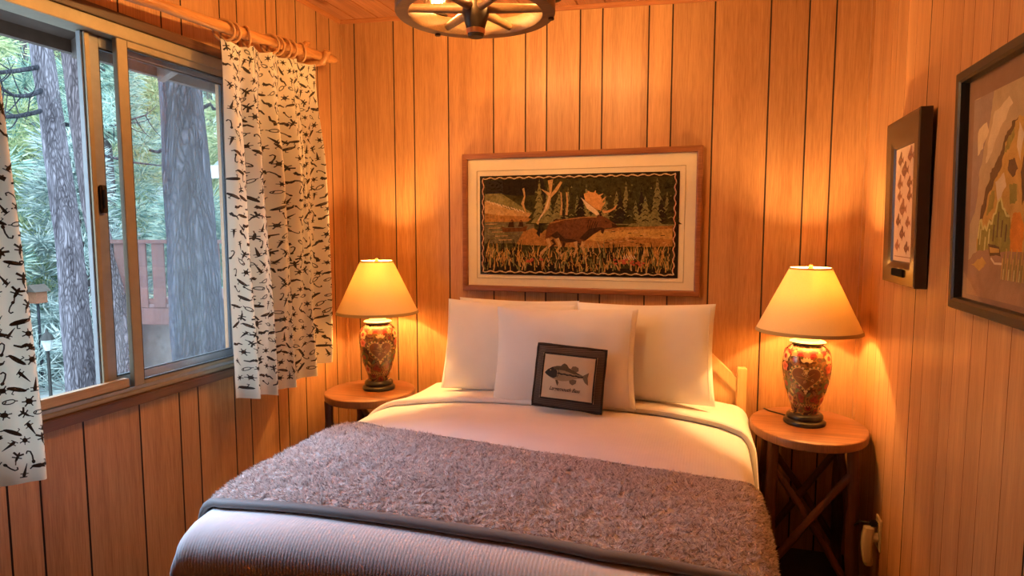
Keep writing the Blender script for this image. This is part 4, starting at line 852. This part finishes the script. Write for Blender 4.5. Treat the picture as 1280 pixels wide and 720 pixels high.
# wavy border cord
B_ = [(152, 200), (935, 178), (922, 584), (158, 578)]
for k in range(4):
    a, b = B_[k], B_[(k + 1) % 4]; n = int(math.hypot(b[0] - a[0], b[1] - a[1]) / 9); pts = []
    for j in range(n + 1):
        t = j / n; o = 3.2 * math.sin(j * 1.35); dx, dy = b[0] - a[0], b[1] - a[1]; l = math.hypot(dx, dy); pts.append((a[0] + dx * t - dy / l * o, a[1] + dy * t + dx / l * o))
    art(pts, 9, 4.5); art([(p[0], p[1] + 1) for p in pts[::2]], 8 if k % 2 else 3, 2.2)
mb.build('moose_tapestry', TM, mp, smooth=0)
MB().box((u0 + 0.02, YB - 0.0205, v0 + 0.02), (u1 - 0.02, YB - 0.0190, v1 - 0.02)).build('picture_glass', M['artglass'], mp, smooth=0)

# ------------------------------------------------------------------ pictures on the right wall (they lean out a little at the top)
def leaning(zb, zt, xb, xt): return lambda u, v, d: (lerp(xb, xt, (v - zb) / (zt - zb)) - d, u, v)
# small chart of fish
fp = thing('framed_picture', 'narrow dark framed chart of small fish on the right wall', 'picture', (XR - 0.01, 2.32, 1.245), 'framed pictures on the panelled walls')
put = leaning(1.2465, 1.773, XR - 0.003, XR - 0.012); fy0, fy1, fz0, fz1 = 2.140, 2.508, 1.2465, 1.773
mb = frame_bars(MB(), put, fy0, fy1, fz0, fz1, 0.03, 0.0, 0.034, wr=[0.060, 0.098, 0.096, 0.075]); mb.add([put(fy0, fz0, 0), put(fy1, fz0, 0), put(fy1, fz1, 0), put(fy0, fz1, 0)], [(0, 1, 2, 3)])
mb.build('frame', plain('brown-black lacquered frame', (0.060, 0.042, 0.024), 0.27, 0.0, 0.05), fp, smooth=0)
ay0, ay1, az0, az1 = fy0 + 0.055, fy1 - 0.094, fz0 + 0.070, fz1 - 0.092
mb = MB(); mb.add([put(ay0, az0, 0.024), put(ay1, az0, 0.024), put(ay1, az1, 0.024), put(ay0, az1, 0.024)], [(0, 1, 2, 3)])
def small_fish(c, s, up, mi, flip=1):
    fn = lambda x, y: put(c[0] - x * s * flip, c[1] + y * s, 0.0246)
    mb.poly([(-1, 0), (-.75, .28), (-.3, .46 * up), (.15, .40 * up), (.55, .12), (.95, .38), (.86, 0), (.97, -.36), (.55, -.12), (.1, -.38), (-.4, -.42), (-.8, -.2)], fn, mi)
    f2 = lambda x, y: put(c[0] - x * s * flip, c[1] + y * s, 0.0250)
    mb.poly([(-.35, .42 * up), (-.1, .72 * up), (.25, .60 * up), (.3, .30 * up)], fn, mi); mb.poly([(-.2, -.40), (-.05, -.72), (.12, -.38)], fn, mi)
    mb.poly([(-.6, .05), (-.2, .22 * up), (.5, .05), (0, .02)], f2, 3 - mi if mi < 3 else 1)
aw = (ay1 - ay0); ym = (ay0 + ay1) / 2
lst = [(.27, .885, .22, 1.2), (.75, .90, .22, 1.3), (.50, .79, .27, 1.0), (.27, .68, .22, 1.3), (.74, .675, .20, 1), (.27, .575, .19, .9), (.76, .565, .19, 1.4), (.46, .46, .28, 1.1), (.24, .355, .20, 1.2), (.72, .34, .19, 1), (.46, .245, .22, 1.1), (.23, .14, .20, 1), (.70, .125, .20, 1)]
for i, (a, b, s, up) in enumerate(lst): small_fish((lerp(ay1, ay0, a), lerp(az0, az1, b)), s * aw * 0.68, up * 1.1, 1 + i % 2)
mb.stroke([(ay1 - 0.02, az0 + 0.018), (ay0 + 0.02, az0 + 0.018)], 0.0025, lambda x, y: put(x, y, 0.0246), 2)
mb.build('fish_chart', [plain('cream chart paper', (0.74, 0.56, 0.38), 0.9, 0, 0.03), plain('chart fish brown', (0.20, 0.085, 0.045), 0.9), plain('chart fish rust', (0.30, 0.13, 0.07), 0.9)], fp, smooth=0)
MB().box((XR - 0.043, ym - 0.065, fz0 + 0.026), (XR - 0.0355, ym + 0.065, fz0 + 0.050), bev=0.002).build('name_plate', plain('matt black plate', (0.012, 0.010, 0.009), 0.9, spec=0.05), fp)
mb = MB(); mb.add([put(ay0 - .004, az0 - .004, 0.0275), put(ay1 + .004, az0 - .004, 0.0275), put(ay1 + .004, az1 + .004, 0.0275), put(ay0 - .004, az1 + .004, 0.0275)], [(0, 1, 2, 3)]); mb.build('picture_glass', M['artglass'], fp, smooth=0)
# large landscape
lp = thing('framed_picture', 'large black framed mountain landscape at the right edge of the photo', 'picture', (XR - 0.01, 1.46, 1.22), 'framed pictures on the panelled walls')
ly0, ly1, lz0, lz1 = 1.05, 1.866, 1.226, 1.80
put = leaning(lz0, lz1, XR - 0.002, XR - 0.014)
mb = frame_bars(MB(), put, ly0, ly1, lz0, lz1, 0.028, 0.0, 0.030); mb.add([put(ly0, lz0, 0), put(ly1, lz0, 0), put(ly1, lz1, 0), put(ly0, lz1, 0)], [(0, 1, 2, 3)])
mb.build('frame', plain('black frame', (0.018, 0.014, 0.011), 0.45, 0, 0.1), lp, smooth=0)
mb = MB(); mb.add([put(ly0 + .02, lz0 + .02, 0.008), put(ly1 - .02, lz0 + .02, 0.008), put(ly1 - .02, lz1 - .02, 0.008), put(ly0 + .02, lz1 - .02, 0.008)], [(0, 1, 2, 3)])
mb.build('mat_board', plain('brown mat board', (0.20, 0.105, 0.055), 0.85, 0, 0.06), lp, smooth=0)
PM = [weave('pastel sand', (0.40, 0.29, 0.15), .12, 14), weave('pastel ochre', (0.46, 0.27, 0.07), .2, 16), weave('pastel umber', (0.12, 0.072, 0.035), .2, 18), weave('pastel olive', (0.24, 0.20, 0.05), .25, 18), weave('pastel lime', (0.50, 0.43, 0.14), .2, 20), weave('pastel orange', (0.55, 0.19, 0.03), .2, 20), weave('pastel dusk', (0.30, 0.17, 0.09), .15, 12), weave('pastel cream', (0.58, 0.44, 0.25), .12, 12), weave('pastel mauve', (0.27, 0.19, 0.135), .15, 14)]
mb = MB(); lay[0] = 0.0085
Lx = lambda x, y, d: put(lerp(ly1 - 0.062, ly0 + 0.062, x), lerp(lz1 - 0.075, lz0 + 0.040, y), d)      # x 0 at the far end, y 0 at the top
def art2(pts, mi, w=None):
    lay[0] += 0.00002; d = lay[0]
    if w is None: mb.poly(pts, lambda x, y: Lx(x, y, d), mi)
    else: mb.stroke(pts, w, lambda x, y: Lx(x, y, d), mi, 2)
def wavy(pts, amp=0.008, n=5, seed=0):
    out = []; N = len(pts)
    for i in range(N):
        a, b = pts[i], pts[(i + 1) % N]
        for k in range(n): t = k / n; q = noise.noise(Vector((a[0] * 9 + t * 3 + seed, a[1] * 9, i))); out.append((min(1, max(0, lerp(a[0], b[0], t) + amp * q)), min(1, max(0, lerp(a[1], b[1], t) + amp * q * 1.4))))
    return out
art2([(0, 0), (1, 0), (1, 1), (0, 1)], 0)
W_ = wavy
art2(W_([(0, 0.0), (0.16, 0.0), (0.14, 0.12), (0.09, 0.30), (0.04, 0.45), (0, 0.5)]), 8); art2(W_([(0.175, 0.104), (0.275, 0.059), (0.299, 0.094), (0.217, 0.189), (0.164, 0.291), (0.117, 0.341), (0.13, 0.22)]), 7)
art2(W_([(0.038, 0.169), (0.109, 0.134), (0.132, 0.189), (0.085, 0.257), (0.047, 0.291)]), 7); art2(W_([(0.0, 0.42), (0.05, 0.34), (0.07, 0.42), (0.04, 0.58), (0, 0.64)]), 8); art2(W_([(0.42, 0.0), (1, 0), (1, 0.3), (0.6, 0.22), (0.45, 0.12)]), 7)
art2(W_([(0.345, 0.165), (0.295, 0.192), (0.254, 0.233), (0.23, 0.302), (0.193, 0.356), (0.159, 0.397), (0.12, 0.478), (0.093, 0.564), (0.070, 0.716), (0.06, 0.86), (1, 0.9), (1, 0.62), (0.75, 0.52), (0.55, 0.36), (0.42, 0.22), (0.38, 0.17)]), 1)
art2(W_([(0.345, 0.165), (0.295, 0.192), (0.254, 0.233), (0.23, 0.302), (0.193, 0.356), (0.159, 0.397), (0.12, 0.478), (0.093, 0.564), (0.075, 0.70), (0.11, 0.62), (0.15, 0.50), (0.20, 0.42), (0.245, 0.37), (0.262, 0.27), (0.30, 0.225)], 0.012), 2)
art2(W_([(0.318, 0.21), (0.276, 0.25), (0.255, 0.31), (0.285, 0.30), (0.32, 0.25)]), 3); art2(W_([(0.29, 0.348), (0.327, 0.343), (0.351, 0.393), (0.322, 0.431), (0.288, 0.398)]), 2); art2(W_([(0.40, 0.26), (0.46, 0.33), (0.45, 0.50), (0.39, 0.56), (0.375, 0.42)]), 2); art2(W_([(0.52, 0.40), (0.66, 0.55), (0.6, 0.68), (0.5, 0.6)]), 3)
art2(W_([(0.20, 0.44), (0.26, 0.40), (0.28, 0.47), (0.22, 0.53)]), 7); art2(W_([(0.35, 0.19), (0.385, 0.25), (0.365, 0.36), (0.34, 0.30)]), 7); art2(W_([(0.16, 0.50), (0.20, 0.47), (0.19, 0.56), (0.14, 0.60)]), 3); art2(W_([(0.30, 0.46), (0.35, 0.46), (0.36, 0.54), (0.31, 0.55)]), 3)
art2(W_([(0.072, 0.80), (0.076, 0.716), (0.096, 0.608), (0.115, 0.66), (0.131, 0.64), (0.150, 0.66), (0.167, 0.613), (0.185, 0.62), (0.197, 0.591), (0.222, 0.54), (0.245, 0.515), (0.262, 0.55), (0.277, 0.572), (0.313, 0.602), (0.325, 0.66), (0.325, 0.80)], 0.006, 3), 3)
for pts in ([(0.078, 0.71), (0.090, 0.62), (0.100, 0.612), (0.113, 0.665)], [(0.118, 0.665), (0.130, 0.642), (0.146, 0.67), (0.166, 0.618), (0.182, 0.64)], [(0.185, 0.64), (0.197, 0.592), (0.212, 0.585), (0.224, 0.535), (0.246, 0.517), (0.262, 0.565), (0.275, 0.572), (0.29, 0.60), (0.312, 0.603)]): art2(pts, 4, 0.012)
for x, y0_, y1_ in ((0.10, 0.66, 0.74), (0.14, 0.70, 0.78), (0.17, 0.66, 0.74), (0.205, 0.64, 0.72), (0.235, 0.58, 0.70), (0.265, 0.62, 0.70), (0.295, 0.64, 0.72)): art2([(x, y0_), (x - 0.006, y1_)], 2 if int(x * 1000) % 2 else 4, 0.009)
art2(W_([(0.328, 0.765), (0.320, 0.68), (0.326, 0.62), (0.345, 0.588), (0.381, 0.585), (0.405, 0.64), (0.41, 0.70), (0.401, 0.765)], 0.008), 5)
for i, (x, b, h, w) in enumerate([(0.46, .76, .2, .035), (0.54, .76, .15, .04), (0.66, .78, .2, .05)]):
    pts = [(x - w, b), (x - w, b - h * .45), (x - w * .25, b - h), (x + w * .3, b - h * .92), (x + w, b - h * .4), (x + w, b)]; art2(W_(pts, .01, 3, i), 3); art2(pts[1:4], 4, 0.008)
art2(W_([(0, 0.82), (0.06, 0.775), (0.16, 0.765), (0.4, 0.765), (1, 0.77), (1, 1), (0, 1)]), 6)
art2(W_([(0.165, 0.735), (0.25, 0.745), (0.262, 0.785), (0.18, 0.79)]), 2); art2([(0.175, 0.748), (0.25, 0.754), (0.252, 0.772), (0.183, 0.776)], 1); art2([(0.19, 0.80), (0.22, 0.825), (0.278, 0.823)], 7, 0.010); art2(W_([(0.03, 0.84), (0.12, 0.80), (0.16, 0.83), (0.10, 0.87)]), 1)
for k in range(34): x = 0.275 + (k % 17) * 0.012; y = 0.85 + 0.045 * (k // 17); art2([(x, y), (x + 0.004, y - 0.05 - 0.025 * ((k * 7) % 3))], (4, 3, 1)[k % 3], 0.006)
art2(W_([(0, 0.90), (0.17, 0.905), (0.43, 0.90), (1, 0.90), (1, 1), (0, 1)]), 6)
mb.build('landscape_painting', PM, lp, smooth=0)
mb = MB(); mb.add([put(ly0 + .026, lz0 + .026, 0.017), put(ly1 - .026, lz0 + .026, 0.017), put(ly1 - .026, lz1 - .026, 0.017), put(ly0 + .026, lz1 - .026, 0.017)], [(0, 1, 2, 3)]); mb.build('picture_glass', M['artglass'], lp, smooth=0)

# ------------------------------------------------------------------ outlet and plugs on the right wall
ol = thing('wall_outlet', 'ivory outlet cover plate low on the right wall', 'outlet', (XR, 2.515, 0.33))
MB().box((XR - 0.006, 2.480, 0.272), (XR, 2.550, 0.388), bev=0.002).build('cover_plate', M['ivory'], ol)
for z in (0.305, 0.355): MB().box((XR - 0.0075, 2.500, z - 0.015), (XR - 0.004, 2.530, z + 0.015), bev=0.001).build('socket_face', plain('ivory socket', (0.6, 0.48, 0.29), 0.4), ol)
pi_ = thing('plug_in_air_freshener', 'ivory plug-in device hanging from the lower socket', 'plug-in', (XR - 0.0075, 2.505, 0.305))
MB().tube([(XR - 0.008, 2.507, 0.315), (XR - 0.035, 2.507, 0.315)], 0.017, 18).build('plug_stem', M['ivory'], pi_)
rows = []
for z, x0, w, d in ((0.352, 0.036, 0.010, 0.012), (0.350, 0.036, 0.016, 0.018), (0.32, 0.040, 0.020, 0.020), (0.28, 0.041, 0.020, 0.020), (0.24, 0.038, 0.019, 0.018), (0.215, 0.034, 0.017, 0.016), (0.209, 0.034, 0.012, 0.011)):
    rows.append([(XR - x0 - d * math.copysign(abs(math.cos(a)) ** .5, math.cos(a)) * 0.9, 2.507 + w * math.copysign(abs(math.sin(a)) ** .5, math.sin(a)), z) for a in np.linspace(0, 2 * PI, 28, endpoint=False)])
mb = MB().grid(rows, 0, cv=True, flip=True); mb.add(rows[0], [tuple(range(28))]); mb.add(rows[-1], [tuple(range(28))[::-1]]); mb.build('housing', M['ivory'], pi_, smooth=50)
bp = thing('lamp_plug', 'black lamp plug in the upper socket with its cord', 'plug', (XR - 0.0075, 2.515, 0.362))
MB().box((XR - 0.034, 2.503, 0.353), (XR - 0.0075, 2.527, 0.373), bev=0.004).build('plug_body', M['black'], bp)
MB().tube([(XR - 0.034, 2.515, 0.363), (XR - 0.06, 2.53, 0.36), (XR - 0.072, 2.56, 0.33), (XR - 0.06, 2.62, 0.2), (XR - 0.03, 2.68, 0.05), (XR - 0.03, 2.72, 0.004)], 0.0032, 8).build('cord', M['cord'], bp)

# ------------------------------------------------------------------ outdoors
GZ = -1.1
gr = MB(); xs_ = [-2.0, -4, -6, -9, -12, -16, -22, -32, -45]; ys_ = np.linspace(-14, 44, 30)
gr.grid([[(x, y, GZ + max(0, (-x - 12)) * 0.16 + 0.12 * noise.noise(Vector((x * .4, y * .4, 0))) * (x < -3)) for y in ys_] for x in xs_], 0)
struct(gr.build('ground', M['dirt'], smooth=60))
ev = MB(); ex = -2.50                                           # eave over the window
ev.add([(XL - 0.13, -1.5, 2.40), (XL - 0.13, 4.2, 2.40), (ex, 4.2, 2.185), (ex, -1.5, 2.185), (XL - 0.13, -1.5, 2.46), (XL - 0.13, 4.2, 2.46), (ex, 4.2, 2.245), (ex, -1.5, 2.245)], [(0, 1, 2, 3), (7, 6, 5, 4), (0, 3, 7, 4), (1, 5, 6, 2), (3, 2, 6, 7), (0, 4, 5, 1)])
eo = thing('roof_eave', 'dark brown roof eave overhanging outside the window', 'eave', (XL - 0.13, 1.5, 2.2)); eo['kind'] = 'structure'
ev.build('soffit', M['soffit'], eo, smooth=0)
MB().box((ex - 0.03, -1.5, 2.135), (ex, 4.2, 2.27)).build('fascia', M['soffit'], eo, smooth=0)
for y in (1.20, 1.62, 2.04, 2.46, 2.88):
    mb = MB(); mb.add([(XL - 0.131, y - .02, 2.33), (ex, y - .02, 2.115), (ex, y - .02, 2.186), (XL - 0.131, y - .02, 2.40), (XL - 0.131, y + .02, 2.33), (ex, y + .02, 2.115), (ex, y + .02, 2.186), (XL - 0.131, y + .02, 2.40)], [(0, 1, 2, 3), (7, 6, 5, 4), (0, 4, 5, 1), (3, 2, 6, 7), (1, 5, 6, 2), (0, 3, 7, 4)]); mb.build('rafter', M['rafter'], eo, smooth=0)
def trunk(pts, rs, seed, n=44):
    pts = [Vector(p) for p in pts]; zs = [p.z for p in pts]; rows = []
    for z in np.linspace(zs[0], zs[-1], 70):
        c = Vector((interp(z, zs, [p.x for p in pts]), interp(z, zs, [p.y for p in pts]), z)); r = interp(z, zs, rs); row = []
        for k in range(n):
            a = 2 * PI * k / n; q = Vector((math.cos(a) * 3.2, math.sin(a) * 3.2, z * 1.3 + seed * 9)); nn = abs(noise.noise(q)) * 0.16 + noise.noise(q * 2.7) * 0.05
            row.append(c + Vector((math.cos(a), math.sin(a), 0)) * r * (1.0 + nn - 0.05))
        rows.append(row)
    return MB().grid(rows, 0, cv=True)
def tufts(centres, rad, per, L, W, mat, name, parent, flat=0.6, seed=0):
    C = np.repeat(np.array(centres), per, axis=0); n = len(C); D = RNG.normal(size=(n, 3)); D[:, 2] = D[:, 2] * flat + 0.15; D /= np.linalg.norm(D, axis=1)[:, None]
    off = np.array(parent.location) if parent is not None else np.zeros(3)
    return blades_mesh(name, mat, C - off + D * RNG.uniform(0, rad, (n, 1)), D, RNG.uniform(L * .6, L, n), RNG.uniform(W * .6, W, n), parent, 0.15)
def branch(a, b, r, sag=0.1, seed=0, n=9):
    a, b = Vector(a), Vector(b); return [a.lerp(b, t) + Vector((0, 0, -sag * math.sin(PI * t))) + Vector([0.05 * noise.noise(Vector((t * 4, seed, k))) * math.sin(PI * t) for k in range(3)]) for t in np.linspace(0, 1, n)]
GT = 'pine trees outside the window'
t1 = thing('pine_tree', 'tall grey barked pine seen through the left pane, with dead branches', 'tree', (-6.93, 5.55, GZ), GT)
trunk([(-6.93, 5.55, GZ), (-7.08, 5.6, -0.5), (-7.29, 5.71, 1.3), (-7.66, 5.81, 3.57), (-8.1, 5.9, 6.5)], [0.22, 0.165, 0.137, 0.115, 0.09], 1).build('trunk', M['bark'], t1, smooth=80)
for i, (z0, e, s) in enumerate((((-7.62, 5.78, 3.35), (-7.1, 4.0, 2.95), .1), ((-7.6, 5.78, 3.1), (-7.0, 4.6, 3.05), .2), ((-7.58, 5.78, 2.85), (-6.9, 3.9, 2.6), .15), ((-7.56, 5.80, 2.7), (-7.3, 6.9, 2.95), .1))):
    mb = MB(); pts = branch(z0, e, .02, s, i); mb.tube(pts, np.linspace(0.03, 0.008, len(pts)).tolist(), 7)
    for k in range(2, len(pts)):
        for sg in (1, -1):
            d = Vector((random.uniform(-.3, .3), random.uniform(-.35, .1) * (1 if i < 3 else -1), sg * random.uniform(.1, .35))); q = branch(pts[k], pts[k] + d, .01, .04, k + sg, 5); mb.tube(q, [0.008, 0.007, 0.006, 0.005, 0.003], 5)
    mb.build('dead_branch', M['bark3'], t1, smooth=80)
tufts([(-7.35 + random.uniform(-.2, .2), 6.15 + random.uniform(-.3, .2), 2.85 + random.uniform(-.15, .2)) for _ in range(14)], 0.05, 40, 0.22, 0.008, M['leafA'], 'needles', t1, 1.0)
t2 = thing('pine_tree', 'brown barked leaning pine behind the sliding sash', 'tree', (-6.0, 5.3, GZ), GT)
trunk([(-5.95, 5.3, GZ), (-6.06, 5.32, -0.17), (-6.17, 5.36, 0.44), (-6.50, 5.38, 1.74), (-6.74, 5.45, 3.23), (-7.0, 5.5, 6.0)], [0.19, 0.135, 0.118, 0.105, 0.098, 0.07], 2).build('trunk', M['bark2'], t2, smooth=80)
mb = MB(); q = branch((-6.6, 5.4, 2.3), (-6.3, 6.4, 2.2), .02, .05, 4); mb.tube(q, np.linspace(.02, .006, len(q)).tolist(), 6); mb.build('dead_branch', M['bark3'], t2, smooth=80)
t3 = thing('pine_tree', 'thick dark barked pine close behind the right pane in front of the deck', 'tree', (-3.42, 3.64, GZ), GT)
trunk([(-3.36, 3.62, GZ), (-3.48, 3.67, 0.45), (-3.58, 3.73, 1.52), (-3.68, 3.79, 2.49), (-3.9, 3.9, 6.0)], [0.24, 0.188, 0.160, 0.134, 0.10], 3).build('trunk', M['bark3'], t3, smooth=80)
for e in ((-3.35, 4.25, 2.32), (-3.95, 3.45, 1.98)):
    mb = MB(); q = branch((-3.66, 3.78, e[2] + .04), ((-3.66 + e[0]) / 2, (3.78 + e[1]) / 2, e[2]), .02, .03, 6); mb.tube(q, np.linspace(.022, .009, len(q)).tolist(), 7); mb.build('dead_branch', M['bark3'], t3, smooth=80)
# deck with railing
dk = thing('deck', 'weathered red wooden deck with board railing beyond the thick pine', 'deck', (-5.5, 5.6, GZ)); A0 = Vector((-6.25, 5.42, 0)); A1 = Vector((-3.6, 6.22, 0)); dr = (A1 - A0).normalized(); nr = Vector((-dr.y, dr.x, 0)); LEN = (A1 - A0).length
def orient(s0, s1, n0, n1, z0, z1, bev=0.004):
    m = Matrix.Identity(4); m.col[0][:3] = dr; m.col[1][:3] = nr; m.col[2][:3] = (0, 0, 1); m.col[3][:3] = A0; return dict(lo=(s0, n0, z0), hi=(s1, n1, z1), bev=bev, mat=m)
MB().box(**orient(-0.1, LEN, -0.05, 0.09, 1.27, 1.31)).build('top_rail', M['redwood'], dk); MB().box(**orient(-0.1, LEN, 0.0, 0.05, 0.60, 0.66)).build('bottom_rail', M['redwood'], dk)
MB().box(**orient(-0.1, LEN, -0.04, 0.0, 0.38, 0.56)).build('fascia_board', M['redwood'], dk); MB().box(**orient(-0.1, LEN, 0.0, 2.4, 0.50, 0.56)).build('deck_floor', M['redwood'], dk)
s = 0.0
while s < LEN - 0.1:
    w = random.uniform(0.12, 0.15); MB().box(**orient(s, s + w, -0.025, 0.0, 0.565, 1.27, 0.003)).build('baluster', M['redwood'], dk); s += w + 0.065
for s in (0.0, 0.95, 1.9, 2.6): MB().box(**orient(s - 0.06, s + 0.06, 0.06, 0.18, GZ, 0.50)).build('post', M['redwood'], dk)
for s in (0.0, 0.92, 1.84): MB().box(**orient(s, s + 0.88, 0.2, 0.24, GZ, 0.40)).build('skirt_panel', M['rafter'], dk)
cb = thing('cabin', 'dark neighbouring cabin with a slate roof beside the right curtain', 'cabin', (-6.2, 10.0, GZ))
MB().box((-7.3, 9.0, GZ), (-3.6, 12.0, 2.25)).build('wall', M['siding'], cb, smooth=0)
mb = MB(); mb.add([(-7.7, 8.5, 2.28), (-3.2, 8.5, 2.28), (-3.2, 10.5, 4.2), (-7.2, 10.5, 4.2), (-3.2, 12.5, 2.28), (-7.7, 12.5, 2.28), (-7.7, 8.5, 2.42), (-3.2, 8.5, 2.42), (-3.2, 10.5, 4.34), (-7.2, 10.5, 4.34)], [(0, 1, 2, 3), (3, 2, 4, 5), (6, 7, 8, 9), (0, 1, 7, 6), (0, 6, 9, 3)]); mb.build('roof', M['roofing'], cb, smooth=0)
MB().box((-7.72, 8.44, 2.24), (-7.2, 8.52, 2.44)).build('fascia', M['snowtrim'], cb, smooth=0)
gl = thing('garden_lantern', 'small black garden lamp post on the drive seen past the left curtain', 'lamp post', (-8.75, 6.45, GZ)); lx, ly = -8.75, 6.45; lz = -0.22
MB().lathe([(0, GZ), (0.06, GZ), (0.045, GZ + 0.1), (0.022, GZ + 0.14), (0.02, lz - 0.05), (0.04, lz - 0.03), (0.0, lz - 0.02)], (lx, ly, 0), 16).build('post', M['black'], gl)
MB().lathe([(0.035, lz - 0.03), (0.075, lz + 0.13), (0.0, lz + 0.13)], (lx, ly, 0), 6).build('lantern_glass', M['lampglass'], gl, smooth=0)
MB().lathe([(0.095, lz + 0.125), (0.06, lz + 0.19), (0.02, lz + 0.23), (0.015, lz + 0.27), (0.0, lz + 0.28)], (lx, ly, 0), 12).build('lantern_cap', M['black'], gl)
bh = thing('bird_house', 'small orange-brown wooden bird house hanging among the trees', 'bird house', (-10.05, 7.3, 0.2)); 
mb = MB(); mb.box((-10.14, 7.21, 0.28), (-9.96, 7.39, 0.47)); mb.build('box', plain('orange cedar', (0.26, 0.10, 0.05), 0.8), bh, smooth=0)
mb = MB(); mb.add([(-10.18, 7.17, 0.46), (-9.92, 7.17, 0.46), (-9.92, 7.43, 0.46), (-10.18, 7.43, 0.46), (-10.05, 7.17, 0.57), (-10.05, 7.43, 0.57)], [(0, 1, 4), (3, 5, 2), (0, 4, 5, 3), (1, 2, 5, 4), (0, 3, 2, 1)]); mb.build('roof', M['soffit'], bh, smooth=0)
MB().tube([(-10.05, 7.3, GZ - 0.05), (-10.05, 7.3, 0.285)], 0.02, 8).build('post', M['bark3'], bh)
# forest beyond: each tree has its own trunk and crown
def far_tree(x, y, h, r, mat, lab, lean=0.0, bare=0.35):
    gz = GZ + max(0, (-x - 12)) * 0.16 - 0.1; rt = thing('pine_tree', lab, 'tree', (x, y, gz), GT)
    mb = MB(); mb.tube([(x + lean * t, y, gz + h * t) for t in np.linspace(0, 1, 8)], np.linspace(0.16, 0.03, 8).tolist(), 9); mb.build('trunk', M['bark2'], rt)
    cs = []
    for k in range(70):
        t = random.uniform(bare, 1.0); rr_ = r * (1.05 - t) / (1.05 - bare) * math.sqrt(random.random()) + 0.1; a = random.uniform(0, 2 * PI); cs.append((x + lean * t + rr_ * math.cos(a), y + rr_ * math.sin(a), gz + h * t - 0.15 * rr_))
    tufts(cs, 0.42, 300, 0.20, 0.028, mat, 'crown', rt, 0.5); return rt
A_, B2, C_ = M['leafA'], M['leafB'], M['leafC']
spots = [(-11.5, 6.6, 7.5, 1.9, A_, .05), (-13.0, 8.6, 8.5, 2.0, B2, .02), (-12.2, 10.6, 7.0, 1.9, A_, .03), (-10.6, 12.2, 8.0, 2.1, B2, .05), (-14.5, 11.5, 9.0, 2.3, A_, .05), (-9.0, 13.5, 8.0, 2.0, A_, .1), (-15.5, 7.6, 9.5, 2.3, C_, .05), (-16.5, 9.8, 9.5, 2.4, B2, .05), (-13.5, 13.8, 9.5, 2.4, B2, .02), (-17.5, 13.0, 10.5, 2.6, A_, .0), (-11.0, 15.5, 9.5, 2.5, B2, .0), (-19.5, 10.5, 11, 2.9, C_, .0), (-20, 15.5, 12, 3.0, B2, .0), (-15.5, 17.0, 11, 2.8, A_, .0), (-10.6, 8.7, 4.2, 1.3, C_, .0), (-9.6, 9.9, 3.2, 1.2, A_, .0), (-12.6, 6.0, 4.0, 1.4, C_, .0)]
where = {id(A_): 'blue-green', id(B2): 'yellow-green', id(C_): 'pale grey-green'}
for i, (x, y, h, r, m_, ba) in enumerate(spots):
    far_tree(x, y, h, r, m_, '%s pine in the thick forest background beyond the window' % where[id(m_)], random.uniform(-.5, .5), ba)
protos = [o for o in bpy.data.objects if o.parent is None and o.name.startswith('pine_tree') and o.location.x < -8.5]
for i in range(26):                                           # the farther ranks, copied from the nearer trees
    x = -19.5 - 0.42 * i + random.uniform(-.8, .8); y = 10.0 + (i * 5.3) % 17.0; o = copy_tree(protos[(i * 3) % 14]); sc_ = random.uniform(1.05, 1.45)
    o.location = (x, y, GZ + (-x - 12) * 0.16 - 0.2); o.rotation_euler = (0, 0, random.uniform(0, 6.28)); o.scale = (sc_, sc_, sc_)
us = []
for k in range(800):
    x = random.uniform(-21, -9.2); y = 0.62 * -x + random.uniform(-3.4, 7.5); us.append((x, y, GZ + max(0, (-x - 12)) * 0.16 + random.uniform(0.05, 1.0 if x > -12 else 2.2)))
ub = tag(tufts(us, 0.3, 90, 0.26, 0.024, M['leafC'], 'undergrowth', None, 0.8), 'grey-green brush and twigs filling the forest floor outside the window', 'brush', kind='stuff')

# ------------------------------------------------------------------ sky, camera, view
sun = bpy.data.lights.new('bright_sky_light', 'SUN'); sun.energy = 4.8; sun.angle = math.radians(34); sun.color = (0.43, 0.66, 1.0)
so_ = bpy.data.objects.new('bright_sky_light', sun); COL.objects.link(so_); so_.rotation_euler = Vector((math.cos(math.radians(41)), -0.06, -math.sin(math.radians(41)))).to_track_quat('-Z', 'Y').to_euler()
w = bpy.data.worlds.new('World'); sc.world = w; w.use_nodes = True; bg = w.node_tree.nodes['Background']
bg.inputs[0].default_value = (0.62, 0.83, 1.0, 1); bg.inputs[1].default_value = 2.9
cam = bpy.data.cameras.new('camera'); cam.sensor_width = 36; cam.lens = 22.5; cam.clip_start = 0.02
co = bpy.data.objects.new('camera', cam); COL.objects.link(co); co.location = (0, 0, 1.42); co.rotation_euler = (math.radians(90 - 5.2), 0, math.radians(17.3)); sc.camera = co
sc.view_settings.view_transform = 'Standard'; sc.view_settings.look = 'None'; sc.view_settings.gamma = 1.0; sc.view_settings.exposure = 1.0; sc.view_settings.use_curve_mapping = False
